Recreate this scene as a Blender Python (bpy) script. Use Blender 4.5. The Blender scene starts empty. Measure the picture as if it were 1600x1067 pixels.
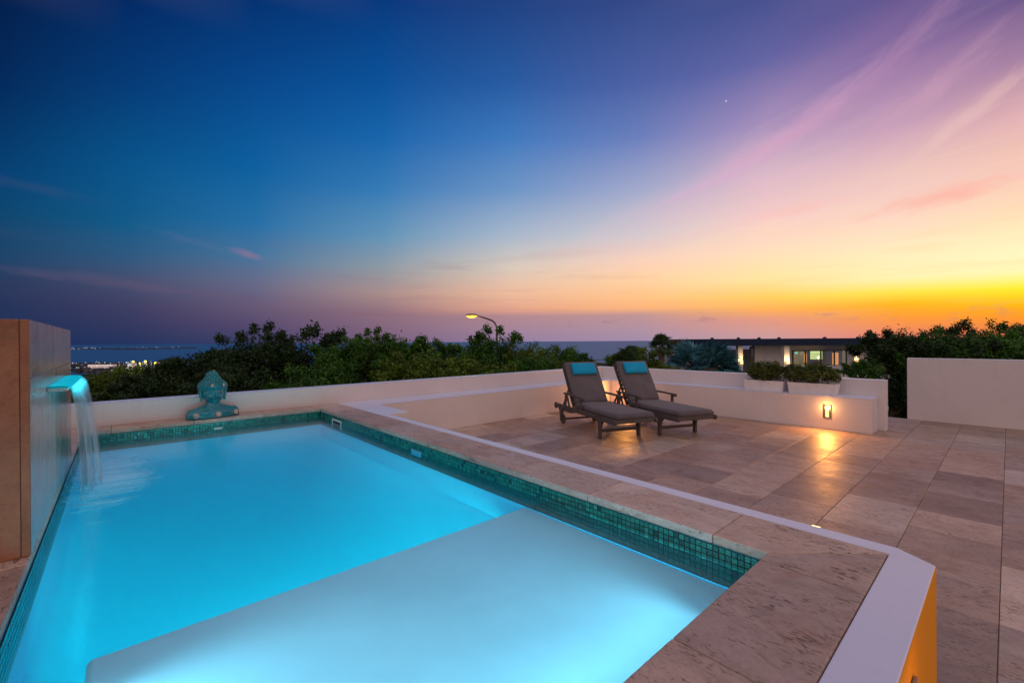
import bpy, bmesh, math, random
import numpy as np
from mathutils import Vector, Matrix
R = math.radians
sc = bpy.context.scene
COL = sc.collection

# ------------------------------------------------------------------ camera
CAM = Vector((0, 0, 1.5))
FPX = 690.1                                   # focal length in px of the 1600 px wide photograph
FW = Vector((-0.74754383, 0.66421085, -0.00147131))
RT = Vector((0.66420412, 0.74752147, -0.00667439))
UP = Vector((0.00333337, 0.00596665, 0.99997664))
cd = bpy.data.cameras.new('camera'); cam = bpy.data.objects.new('camera', cd); COL.objects.link(cam)
cd.sensor_width = 36; cd.lens = FPX / 1600 * 36; cd.clip_start = 0.05; cd.clip_end = 90000
cam.matrix_world = Matrix(((RT.x, UP.x, -FW.x, CAM.x), (RT.y, UP.y, -FW.y, CAM.y), (RT.z, UP.z, -FW.z, CAM.z), (0, 0, 0, 1)))
sc.camera = cam
def at(px, py, depth):                        # a place in the world seen at photo pixel (px, py)
    return CAM + (FW + RT * ((px - 800) / FPX) + UP * ((533.12 - py) / FPX)) * depth

# ------------------------------------------------------------------ exposure and world (dusk sky)
sc.render.engine = 'CYCLES'
sc.view_settings.view_transform = 'Standard'; sc.view_settings.look = 'None'
sc.view_settings.exposure = 0; sc.view_settings.gamma = 1
cy = sc.cycles
cy.use_denoising = True; cy.use_adaptive_sampling = True; cy.adaptive_threshold = 0.01
cy.max_bounces = 10; cy.diffuse_bounces = 6; cy.volume_bounces = 2; cy.transparent_max_bounces = 16; cy.caustics_reflective = False; cy.caustics_refractive = False
cy.sample_clamp_indirect = 4
def s2l(c):
    return tuple(((v / 255) / 12.92 if v / 255 <= 0.04045 else (((v / 255) + 0.055) / 1.055) ** 2.4) for v in c) + (1,)

world = bpy.data.worlds.new('World'); sc.world = world; world.use_nodes = True
nt = world.node_tree; N = nt.nodes; L = nt.links; N.clear()
def node(t, **k):
    n = N.new(t)
    for a, b in k.items(): setattr(n, a, b)
    return n
def mth(op, a, b=None, c=None):
    n = node('ShaderNodeMath', operation=op)
    for i, v in enumerate((a, b, c)):
        if v is None: continue
        if isinstance(v, (int, float)): n.inputs[i].default_value = v
        else: L.new(v, n.inputs[i])
    return n.outputs[0]
tc = node('ShaderNodeTexCoord')
def dot(v):
    n = node('ShaderNodeVectorMath', operation='DOT_PRODUCT'); L.new(tc.outputs['Generated'], n.inputs[0]); n.inputs[1].default_value = v
    return n.outputs['Value']
fh = Vector((-0.7475, 0.6642, 0)); rh = Vector((0.6642, 0.7475, 0))      # the bearing of the middle of the bay, and 90 degrees right of it
df, dr, dz = dot(fh), dot(rh), dot((0, 0, 1))
az = mth('ARCTAN2', dr, df)                                  # radians, right positive
el = mth('ARCSINE', mth('MINIMUM', mth('MAXIMUM', dz, -1), 1))
SKY = {   # bearing column (photo px): [(row px, sRGB) ...] from high to low
 0:   [(0,(2,30,74)),(133,(1,40,90)),(266,(2,62,112)),(330,(10,68,108)),(400,(28,66,103)),(440,(42,55,90)),(480,(36,50,88)),(537,(26,44,86))],
 200: [(0,(0,40,98)),(133,(0,57,116)),(266,(2,82,136)),(350,(14,88,134)),(400,(45,86,124)),(440,(68,76,108)),(480,(60,60,96)),(510,(48,54,92)),(537,(34,50,92))],
 400: [(0,(0,48,110)),(133,(0,69,137)),(266,(4,93,156)),(350,(32,108,162)),(400,(66,113,152)),(440,(100,104,134)),(480,(100,86,114)),(510,(82,70,106)),(537,(58,62,100))],
 600: [(0,(2,54,122)),(133,(2,79,150)),(220,(16,98,168)),(300,(50,120,178)),(370,(94,144,180)),(420,(140,150,160)),(460,(166,138,136)),(490,(140,108,122)),(537,(116,92,122))],
 800: [(0,(28,62,126)),(133,(36,88,158)),(220,(60,118,186)),(300,(105,145,194)),(370,(164,180,200)),(420,(212,198,184)),(460,(234,184,154)),(487,(222,160,135)),(496,(176,134,140)),(537,(146,124,156))],
 1000:[(0,(50,70,132)),(133,(74,94,160)),(220,(104,124,184)),(300,(158,165,200)),(370,(204,198,202)),(410,(246,205,184)),(440,(253,206,160)),(470,(253,190,130)),(486,(248,176,120)),(496,(190,146,145)),(537,(160,138,166))],
 1200:[(0,(68,78,138)),(100,(98,98,160)),(200,(160,138,182)),(280,(206,180,194)),(350,(246,206,194)),(400,(255,220,184)),(440,(255,226,158)),(470,(255,204,92)),(490,(252,172,84)),(504,(226,150,124)),(537,(196,152,154))],
 1400:[(0,(94,82,140)),(100,(138,108,160)),(200,(190,152,180)),(280,(234,196,186)),(350,(250,215,190)),(400,(255,234,188)),(440,(255,240,176)),(462,(255,228,76)),(482,(255,178,10)),(505,(250,150,56)),(537,(228,128,108))],
 1600:[(0,(100,82,135)),(100,(164,126,160)),(200,(224,176,174)),(280,(246,202,176)),(350,(255,225,180)),(400,(255,242,190)),(430,(255,245,182)),(446,(255,242,120)),(457,(255,236,44)),(475,(255,202,0)),(492,(255,165,0)),(512,(246,140,46)),(537,(230,116,80))],
}
cols = []
for px in sorted(SKY):
    a = math.atan((px - 800) / FPX); st = []
    for py, c in SKY[px]:
        st.append((math.degrees(math.atan((535.5 - py) / math.hypot(FPX, px - 800))), s2l(c)))
    cols.append((math.degrees(a), st))
back = lambda k, top: [(60, (top[0], top[1], top[2], 1)), (38, (.52*k, .42*k, .44*k, 1)), (18, (.70*k, .50*k, .42*k, 1)), (3, (.60*k, .43*k, .38*k, 1)), (0, (.2*k, .15*k, .18*k, 1))]
ZEN = (.50, .40, .46)
# beyond the frame: the afterglow goes on to the right, warm brightness is added behind and overhead to light walls and floor
cols.append((72, [(60, ZEN+(1,)), (27, s2l((120,95,140))), (15, s2l((235,180,170))), (6, s2l((255,215,140))), (1, s2l((250,140,70))), (0, s2l((200,110,90)))]))
cols.append((115, back(1.0, ZEN))); cols.append((180, back(1.55, ZEN)))
cols.insert(0, (-85, [(60, ZEN+(1,)), (27, s2l((20,45,95))), (10, s2l((60,80,120))), (3, s2l((75,72,105))), (0, s2l((40,50,90)))]))
cols.insert(0, (-125, back(1.3, ZEN))); cols.insert(0, (-180, back(1.55, ZEN)))
eln = mth('MULTIPLY', el, 1 / R(90))
azd = mth('MULTIPLY', az, 180 / math.pi)
cur = None
for i, (a, st) in enumerate(cols):
    r = node('ShaderNodeValToRGB'); cr = r.color_ramp; cr.interpolation = 'LINEAR'
    pts = [(90, (ZEN[0], ZEN[1], ZEN[2], 1))] + list(st)
    pts = sorted((max(0, e) / 90, c) for e, c in pts)
    if pts[0][0] > 0: pts.insert(0, (0, pts[0][1]))
    e0 = cr.elements; e0[0].position = pts[0][0]; e0[0].color = pts[0][1]; e0[1].position = pts[-1][0]; e0[1].color = pts[-1][1]
    for p_, c_ in pts[1:-1]:
        e = e0.new(p_); e.color = c_
    L.new(eln, r.inputs[0])
    if cur is None: cur = r.outputs[0]; pa = a; continue
    mr = node('ShaderNodeMapRange', clamp=True); mr.inputs[1].default_value = pa; mr.inputs[2].default_value = a
    L.new(azd, mr.inputs[0])
    mx = node('ShaderNodeMix', data_type='RGBA'); L.new(mr.outputs[0], mx.inputs[0]); L.new(cur, mx.inputs[6]); L.new(r.outputs[0], mx.inputs[7])
    cur = mx.outputs[2]; pa = a
# high cirrus: noise on a flat cloud layer, drawn out along one wind direction so that it fans out in perspective
def vec(x, y, z):
    n = node('ShaderNodeCombineXYZ')
    for i, v in enumerate((x, y, z)):
        if isinstance(v, (int, float)): n.inputs[i].default_value = v
        else: L.new(v, n.inputs[i])
    return n.outputs[0]
def wnoise(v, scale, detail=5, rough=.55, dist=0):
    n = node('ShaderNodeTexNoise'); L.new(v, n.inputs['Vector']); n.inputs['Scale'].default_value = scale
    n.inputs['Detail'].default_value = detail; n.inputs['Roughness'].default_value = rough; n.inputs['Distortion'].default_value = dist
    return n.outputs[0]
def mapr(v, a, b, c=0, d=1, kind='SMOOTHSTEP'):
    n = node('ShaderNodeMapRange', clamp=True, interpolation_type=kind)
    L.new(v, n.inputs[0])
    for i, q in enumerate((a, b, c, d)): n.inputs[i + 1].default_value = q
    return n.outputs[0]
def mixc(f, a, b, mode='MIX'):
    n = node('ShaderNodeMix', data_type='RGBA', blend_type=mode)
    if isinstance(f, (int, float)): n.inputs[0].default_value = f
    else: L.new(f, n.inputs[0])
    for i, v in ((6, a), (7, b)):
        if isinstance(v, tuple): n.inputs[i].default_value = v
        else: L.new(v, n.inputs[i])
    return n.outputs[2]
inv = mth('DIVIDE', 1, mth('MAXIMUM', mth('ADD', dz, .06), .05))
cx, cyy = mth('MULTIPLY', dr, inv), mth('MULTIPLY', df, inv)
wa = R(-68)                                                  # wind line
u = mth('ADD', mth('MULTIPLY', cx, math.cos(wa)), mth('MULTIPLY', cyy, math.sin(wa)))
v_ = mth('ADD', mth('MULTIPLY', cx, -math.sin(wa)), mth('MULTIPLY', cyy, math.cos(wa)))
c1 = wnoise(vec(mth('MULTIPLY', u, .50), mth('MULTIPLY', v_, 1.05), 3.1), 1.25, 5, .5, .5)
c2 = wnoise(vec(mth('MULTIPLY', u, 1.1), mth('MULTIPLY', v_, 2.6), 9.7), 1.5, 6, .58, .9)
cov = mth('MULTIPLY', mapr(c1, .33, .60), mth('ADD', .45, mth('MULTIPLY', mapr(c2, .32, .66), .7)))
right = mapr(azd, -8, 34); band_ = mapr(v_, 1.25, 2.1)
hi = mapr(el, R(7), R(19))
f1 = mth('MULTIPLY', mth('MULTIPLY', cov, band_), mth('MULTIPLY', mth('MULTIPLY', hi, mapr(azd, -35, -12)), .34))
cur = mixc(f1, cur, s2l((240, 184, 200)))
# fibrous modulation near the sunset
c3 = wnoise(vec(mth('MULTIPLY', u, .5), mth('MULTIPLY', v_, 7), 1.7), 1.0, 5, .6, .4)
cur = mixc(mth('MULTIPLY', mth('MULTIPLY', mapr(c3, .5, .78), mapr(azd, 10, 45)), mth('MULTIPLY', mth('MULTIPLY', hi, band_), .16)), cur, s2l((255, 224, 196)))
# low banks: thin level bands close to the horizon
lb = wnoise(vec(mth('MULTIPLY', az, 2.2), mth('MULTIPLY', el, 26), 0), 1.6, 6, .55, .3)
lowm = mth('MULTIPLY', mapr(el, R(1.6), R(3.2)), mth('SUBTRACT', 1, mapr(el, R(8), R(15))))
cur = mixc(mth('MULTIPLY', mth('MULTIPLY', mapr(lb, .50, .68), mth('MULTIPLY', lowm, mapr(azd, -34, -12))), .17), cur, mixc(right, s2l((128, 84, 108)), s2l((255, 186, 128))))
# rosy wisps low on the left
lw = wnoise(vec(mth('MULTIPLY', az, 1.9), mth('MULTIPLY', mth('SUBTRACT', el, mth('MULTIPLY', az, -.10)), 10), 5.3), 1.5, 5, .5, .5)
lm = mth('MULTIPLY', mth('MULTIPLY', mapr(el, R(3), R(5)), mth('SUBTRACT', 1, mapr(el, R(11), R(16)))), mth('SUBTRACT', 1, mapr(azd, -22, -4)))
cur = mixc(mth('MULTIPLY', mth('MULTIPLY', mapr(lw, .48, .76), lm), .07), cur, s2l((122, 92, 122)))
def blob(px, py, wx, wy, slope, colr, amt, seed):
    global cur
    a0 = math.atan((px - 800) / FPX); e0 = math.atan((535.5 - py) / math.hypot(FPX, px - 800))
    da = mth('SUBTRACT', az, a0); de = mth('SUBTRACT', mth('SUBTRACT', el, e0), mth('MULTIPLY', da, slope))
    q = mth('SQRT', mth('ADD', mth('POWER', mth('ABSOLUTE', mth('DIVIDE', da, wx)), 2), mth('POWER', mth('ABSOLUTE', mth('DIVIDE', de, wy)), 2)))
    nz = wnoise(vec(mth('MULTIPLY', az, 14), mth('MULTIPLY', de, 34), seed), 1.6, 5, .6, .5)
    f = mth('MULTIPLY', mapr(mth('ADD', q, mth('MULTIPLY', mth('SUBTRACT', nz, .5), 1.6)), 0, 1.15, 1, 0), amt)
    cur = mixc(f, cur, s2l(colr))
blob(387, 397, .030, .009, -.25, (150, 114, 148), .55, 1.0)
blob(330, 385, .10, .008, -.22, (90, 110, 150), .2, 7.0)
blob(1470, 316, .11, .017, .1, (250, 172, 158), .7, 2.0)
blob(1240, 336, .10, .013, .1, (246, 190, 184), .55, 3.0)
blob(1190, 245, .17, .026, .42, (214, 165, 196), .55, 11.0)
blob(1275, 190, .12, .026, .55, (205, 154, 186), .42, 12.0)
blob(1400, 100, .13, .028, .75, (180, 136, 172), .40, 13.0)
blob(1500, 200, .10, .020, .70, (238, 196, 186), .42, 14.0)
blob(1440, 165, .10, .030, .6, (208, 160, 182), .4, 15.0)
blob(1090, 300, .12, .014, .30, (214, 176, 204), .4, 16.0)
blob(40, 288, .09, .010, -.05, (56, 80, 120), .25, 4.0)
blob(130, 430, .16, .010, -.04, (86, 80, 112), .35, 5.0)
blob(260, 452, .20, .009, -.07, (104, 84, 112), .3, 6.0)
# small dark cumulus humps on top of the horizon bank
hb = wnoise(vec(mth('MULTIPLY', az, 26), mth('MULTIPLY', el, 60), 2.2), 1.0, 4, .6, .2)
hm = mth('MULTIPLY', mth('MULTIPLY', mapr(el, R(1.2), R(2.0)), mth('SUBTRACT', 1, mapr(el, R(2.6), R(3.8)))), mapr(azd, -20, 5))
cur = mixc(mth('MULTIPLY', mth('MULTIPLY', mapr(hb, .55, .72), hm), .32), cur, s2l((150, 118, 136)))
star = (FW + RT * ((1134.5 - 800) / FPX) + UP * ((533.12 - 158) / FPX)).normalized()
cur = mixc(mapr(dot(tuple(star)), math.cos(.0014), math.cos(.0004)), cur, (1, .95, .95, 1))
hsn = node('ShaderNodeHueSaturation'); hsn.inputs['Saturation'].default_value = .99; hsn.inputs['Value'].default_value = 1.05; L.new(cur, hsn.inputs['Color']); cur = hsn.outputs[0]
bg = node('ShaderNodeBackground'); L.new(cur, bg.inputs[0]); bg.inputs[1].default_value = 1.0
L.new(bg.outputs[0], node('ShaderNodeOutputWorld').inputs[0])

# ------------------------------------------------------------------ material helpers
class MN:
    def __init__(s, name):
        s.m = bpy.data.materials.new(name); s.m.use_nodes = True; s.t = s.m.node_tree; s.t.nodes.clear()
        s.out = s.n('ShaderNodeOutputMaterial')
    def n(s, t, **k):
        x = s.t.nodes.new(t)
        for a, b in k.items(): setattr(x, a, b)
        return x
    def set(s, inp, v):
        if v is None: return
        if isinstance(v, bpy.types.NodeSocket): s.t.links.new(v, inp)
        else: inp.default_value = v
    def coord(s, sx=1, sy=1, sz=1, add=None, kind='Object'):
        c = s.n('ShaderNodeTexCoord'); m = s.n('ShaderNodeMapping'); m.inputs['Scale'].default_value = (sx, sy, sz)
        s.t.links.new(c.outputs[kind], m.inputs[0])
        if add is not None: s.t.links.new(add, m.inputs[1])
        return m.outputs[0]
    def noise(s, v, scale, detail=4, rough=.5, dist=0):
        x = s.n('ShaderNodeTexNoise'); s.set(x.inputs['Vector'], v); x.inputs['Scale'].default_value = scale
        x.inputs['Detail'].default_value = detail; x.inputs['Roughness'].default_value = rough; x.inputs['Distortion'].default_value = dist
        return x.outputs[0]
    def mr(s, v, a, b, c=0, d=1):
        x = s.n('ShaderNodeMapRange', clamp=True); s.set(x.inputs[0], v)
        for i, q in enumerate((a, b, c, d)): x.inputs[i + 1].default_value = q
        return x.outputs[0]
    def math(s, op, a, b=0.):
        x = s.n('ShaderNodeMath', operation=op); s.set(x.inputs[0], a); s.set(x.inputs[1], b); return x.outputs[0]
    def mix(s, f, a, b, mode='MIX'):
        x = s.n('ShaderNodeMix', data_type='RGBA', blend_type=mode); s.set(x.inputs[0], f); s.set(x.inputs[6], a); s.set(x.inputs[7], b); return x.outputs[2]
    def attr(s, name):
        x = s.n('ShaderNodeAttribute', attribute_name=name); return x
    def bump(s, h, strength=.3, dist=.002):
        x = s.n('ShaderNodeBump'); s.set(x.inputs['Height'], h); x.inputs['Strength'].default_value = strength; x.inputs['Distance'].default_value = dist
        return x.outputs[0]
    def bsdf(s, col, rough=.6, metal=0, normal=None, spec=.5, **k):
        b = s.n('ShaderNodeBsdfPrincipled'); s.set(b.inputs['Base Color'], col); s.set(b.inputs['Roughness'], rough)
        s.set(b.inputs['Metallic'], metal); s.set(b.inputs['Specular IOR Level'], spec)
        if normal is not None: s.t.links.new(normal, b.inputs['Normal'])
        for a, v in k.items(): s.set(b.inputs[a.replace('_', ' ')], v)
        s.t.links.new(b.outputs[0], s.out.inputs[0]); return b
def simple(name, col, rough=.6, metal=0, var=.12, scale=6, bump=.15, bscale=40, bd=.002, spec=.5):
    M = MN(name); v = M.coord(); n1 = M.noise(v, scale, 5, .6)
    c = tuple(col[:3]); f = M.mr(n1, .3, .7)
    cc = M.mix(f, tuple(x * (1 - var) for x in c) + (1,), tuple(min(1, x * (1 + var)) for x in c) + (1,))
    nb = M.bump(M.noise(v, bscale, 4, .6), bump, bd) if bump else None
    M.bsdf(cc, rough, metal, nb, spec); return M.m
def emit(name, col, strength):
    M = MN(name); e = M.n('ShaderNodeEmission'); e.inputs[0].default_value = tuple(col) + (1,); e.inputs[1].default_value = strength
    M.t.links.new(e.outputs[0], M.out.inputs[0]); return M.m

def travertine(name, tones, rough=(.32, .6), pit=1.0, streak=(1, 2.5), stain=.35, rust=.5, vert=False, spec=.5):
    """tones: four linear colours picked per tile from the 'tint' attribute; soft veins run along x (or z); dark pits gather along them"""
    M = MN(name)
    a = M.attr('tint').outputs['Color']; sep = M.n('ShaderNodeSeparateColor'); M.t.links.new(a, sep.inputs[0])
    t, o1, o2 = sep.outputs[0], sep.outputs[1], sep.outputs[2]
    off = M.n('ShaderNodeCombineXYZ'); M.set(off.inputs[0], M.math('MULTIPLY', o1, 31.)); M.set(off.inputs[1], M.math('MULTIPLY', o2, 17.)); M.set(off.inputs[2], M.math('MULTIPLY', o1, 9.))
    v = M.coord(1, 1, 1, off.outputs[0]); k0, k1 = streak
    def vs(f=1): return M.coord(k1 * f, k1 * f, k0 * f, off.outputs[0]) if vert else M.coord(k0 * f, k1 * f, k1 * f, off.outputs[0])
    r = M.n('ShaderNodeValToRGB'); e = r.color_ramp.elements
    e[0].position = 0; e[0].color = tones[0] + (1,); e[1].position = 1; e[1].color = tones[3] + (1,)
    for i in (1, 2): q = e.new(i / 3); q.color = tones[i] + (1,)
    M.t.links.new(t, r.inputs[0]); B = r.outputs[0]
    B = M.mix(M.mr(o2, .0, 1.), M.mix(1., B, (1.06, .96, .88, 1), 'MULTIPLY'), M.mix(1., B, (.95, .98, 1.03, 1), 'MULTIPLY'))
    def mul(c): return M.mix(1., B, c + (1,), 'MULTIPLY')
    n1 = M.noise(vs(), 1.5, 8, .66, 1.2); n2 = M.noise(v, 2.6, 7, .66, .9); n3 = M.noise(vs(), 5, 8, .72, .8); n5 = M.noise(v, 14, 6, .7, .3)
    c = M.mix(M.mr(n1, .34, .66), mul((.76, .72, .70)), mul((1.20, 1.19, 1.17)))
    c = M.mix(M.math('MULTIPLY', M.mr(n5, .40, .62), .5), c, mul((1.28, 1.24, 1.2))); n6 = M.noise(v, 55, 5, .7); c = M.mix(M.math('MULTIPLY', M.mr(n6, .5, .66), .4), c, mul((.70, .66, .63)))
    c = M.mix(M.math('MULTIPLY', M.mr(n2, .52, .70), rust), c, mul((1.0, .72, .52)))
    c = M.mix(M.math('MULTIPLY', M.mr(n3, .54, .66), .45), c, mul((.56, .50, .47)))
    n4 = M.noise(v, .8, 6, .6, 1.2)
    c = M.mix(M.math('MULTIPLY', M.mr(n4, .52, .68), stain), c, mul((.52, .56, .64)))
    # pits: wandering clusters of short dark holes
    cl = M.mr(M.noise(v, 3.0, 5, .6, 1.0), .50, .60)
    h1 = M.mr(M.noise(vs(1), 24, 4, .6, .8), .57, .61)
    cl2 = M.mr(M.noise(vs(.8), 3.1, 4, .6, .7), .45, .56)
    h2 = M.mr(M.noise(vs(.9), 42, 2, .5, .2), .60, .66)
    p = M.math('MULTIPLY', M.math('MAXIMUM', M.math('MULTIPLY', h1, cl), M.math('MULTIPLY', M.math('MULTIPLY', h2, cl2), .8)), pit)
    c = M.mix(M.math('MULTIPLY', p, .85), c, mul((.30, .23, .20)))
    h = M.math('SUBTRACT', M.math('MULTIPLY', n3, .3), M.math('MULTIPLY', p, 1.6))
    rr = M.mr(M.math('ADD', n2, M.math('MULTIPLY', n3, .5)), .5, 1.0, rough[0], rough[1])
    M.bsdf(c, rr, 0, M.bump(h, .6, .003), spec); return M.m

mt_floor = travertine('terrace_travertine', ((.23, .175, .145), (.33, .25, .205), (.41, .325, .265), (.58, .50, .42)), rough=(.36, .58))
mt_coping = travertine('coping_travertine', ((.35, .27, .23), (.41, .325, .275), (.46, .375, .32), (.53, .44, .38)), rough=(.38, .6), pit=1.0, rust=.6, stain=.25)
mt_brown = travertine('feature_wall_travertine', ((.25, .105, .05), (.27, .115, .057), (.29, .125, .065), (.30, .135, .07)), rough=(.5, .75), pit=.35, rust=.5, stain=.15, streak=(1.2, 1.6))
mt_wet = travertine('wet_polished_travertine', ((.33, .26, .235), (.36, .29, .26), (.40, .33, .295), (.44, .36, .32)), rough=(.16, .24), pit=.1, rust=.4, stain=.1, streak=(.35, 7), vert=True, spec=.28)
m_grout = simple('dark_grout', (.085, .062, .05), .9)
def plaster(name, col, var=.07, rough=.75, spec=.3):
    M = MN(name); v = M.coord()
    n1 = M.noise(v, .8, 6, .6, .5); n2 = M.noise(v, 5, 5, .6)
    c = tuple(col)
    cc = M.mix(M.mr(n1, .35, .7), tuple(x * (1 - var) for x in c) + (1,), tuple(min(1, x * (1 + var * .6)) for x in c) + (1,))
    vs = M.coord(7, 7, .5); cc = M.mix(M.math('MULTIPLY', M.mr(M.noise(vs, 1.4, 5, .7), .56, .78), .30), cc, tuple(x * .74 for x in c) + (1,))
    n3 = M.noise(M.coord(1, 1, 1.6), 2.2, 7, .7, 1.0); cc = M.mix(M.math('MULTIPLY', M.mr(n3, .56, .70), .22), cc, tuple(x * q for x, q in zip(c, (.80, .74, .68))) + (1,))
    M.bsdf(cc, rough, 0, M.bump(M.math('ADD', M.noise(v, 90, 3, .6), M.math('MULTIPLY', n2, .6)), .22, .002), spec); return M.m
m_cream = plaster('cream_render', (.66, .60, .60))
m_white = plaster('white_wall_paint', (.64, .69, .84), .05, .34, .7)
m_lamplit = plaster('lamplit_orange_wall', (.80, .31, .002), .05)  # orange of the slot light put into this wall face's colour
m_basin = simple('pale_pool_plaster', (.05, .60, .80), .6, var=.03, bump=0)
m_shelf = simple('white_pebble_plaster', (.86, .90, .92), .6, var=.06, scale=2.5, bump=.12, bscale=30, bd=.002)
m_steel = simple('brushed_steel', (.35, .33, .31), .35, 1, var=.1)
m_darksteel = simple('dark_painted_steel', (.035, .035, .04), .45, .3)
m_cream_pl = simple('off_white_plastic', (.62, .60, .52), .4, var=.03, bump=0)
m_black = simple('black_rubber', (.02, .02, .02), .8)

# mosaic tile material: per tile colour attribute, glassy
M = MN('teal_glass_mosaic'); a = M.attr('tint').outputs['Color']
sep = M.n('ShaderNodeSeparateColor'); M.t.links.new(a, sep.inputs[0])
r = M.n('ShaderNodeValToRGB'); e = r.color_ramp.elements
e[0].color = (.003, .035, .034, 1); e[1].position = 1; e[1].color = (.03, .29, .21, 1)
for pz, cc in ((.18, (.007, .095, .082, 1)), (.55, (.010, .16, .125, 1)), (.85, (.014, .21, .155, 1))): q = e.new(pz); q.color = cc
M.t.links.new(sep.outputs[0], r.inputs[0])
M.bsdf(r.outputs[0], .14, 0, M.bump(M.noise(M.coord(), 45, 2, .5), .2, .002), .6); mt_mosaic = M.m
m_mgrout = simple('mosaic_grout', (.004, .018, .018), .8, bump=0)

# pool water: clear coloured body, fresnel sheen, soft long ripples
M = MN('pool_water'); v = M.coord(1, 1, 1)
n1 = M.noise(M.coord(1.2, 3.2, 1), 1.6, 4, .5, .6); n2 = M.noise(M.coord(3, 6, 1), 2.5, 3, .5, .4)
bmp = M.bump(M.math('ADD', n1, M.math('MULTIPLY', n2, .35)), .35, .010)
gl = M.n('ShaderNodeBsdfGlossy'); gl.inputs['Roughness'].default_value = .17; gl.inputs['Color'].default_value = (1, 1, 1, 1); M.t.links.new(bmp, gl.inputs['Normal'])
tr = M.n('ShaderNodeBsdfTransparent'); tr.inputs[0].default_value = (.62, .93, 1, 1)
fr = M.n('ShaderNodeFresnel'); fr.inputs[0].default_value = 1.33; M.t.links.new(bmp, fr.inputs['Normal'])
geo = M.n('ShaderNodeNewGeometry')
fac = M.math('MULTIPLY', fr.outputs[0], M.math('SUBTRACT', 1., geo.outputs['Backfacing']))
mx = M.n('ShaderNodeMixShader'); M.t.links.new(fac, mx.inputs[0]); M.t.links.new(tr.outputs[0], mx.inputs[1]); M.t.links.new(gl.outputs[0], mx.inputs[2])
M.t.links.new(mx.outputs[0], M.out.inputs['Surface'])
va = M.n('ShaderNodeVolumeAbsorption'); va.inputs['Color'].default_value = (.0, .72, .96, 1); va.inputs['Density'].default_value = .22
vsx = M.n('ShaderNodeVolumeScatter'); vsx.inputs['Color'].default_value = (.30, .92, 1, 1); vsx.inputs['Density'].default_value = .28; vsx.inputs['Anisotropy'].default_value = .4
vad = M.n('ShaderNodeAddShader'); M.t.links.new(va.outputs[0], vad.inputs[0]); M.t.links.new(vsx.outputs[0], vad.inputs[1]); M.t.links.new(vad.outputs[0], M.out.inputs['Volume']); m_water = M.m

# ------------------------------------------------------------------ object helpers
def tag(o, label=None, cat=None, group=None, kind=None):
    if label: o['label'] = label
    if cat: o['category'] = cat
    if group: o['group'] = group
    if kind: o['kind'] = kind
    return o
def link(name, me, m=None, parent=None, loc=None, rot=None):
    o = bpy.data.objects.new(name, me); COL.objects.link(o)
    if m is not None:
        for q in (m if isinstance(m, (list, tuple)) else [m]): me.materials.append(q)
    if parent: o.parent = parent
    if loc is not None: o.location = loc
    if rot is not None: o.rotation_euler = rot
    return o
def empty(name, loc=(0, 0, 0), rz=0):
    o = bpy.data.objects.new(name, None); COL.objects.link(o); o.location = loc; o.rotation_euler = (0, 0, rz); o.empty_display_size = .1
    return o
def bevel(o, w=.004, seg=2):
    b = o.modifiers.new('bevel', 'BEVEL'); b.width = w; b.segments = seg; b.limit_method = 'ANGLE'; b.angle_limit = R(40); return o
def smooth(o):
    for p in o.data.polygons: p.use_smooth = True
    return o
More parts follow.
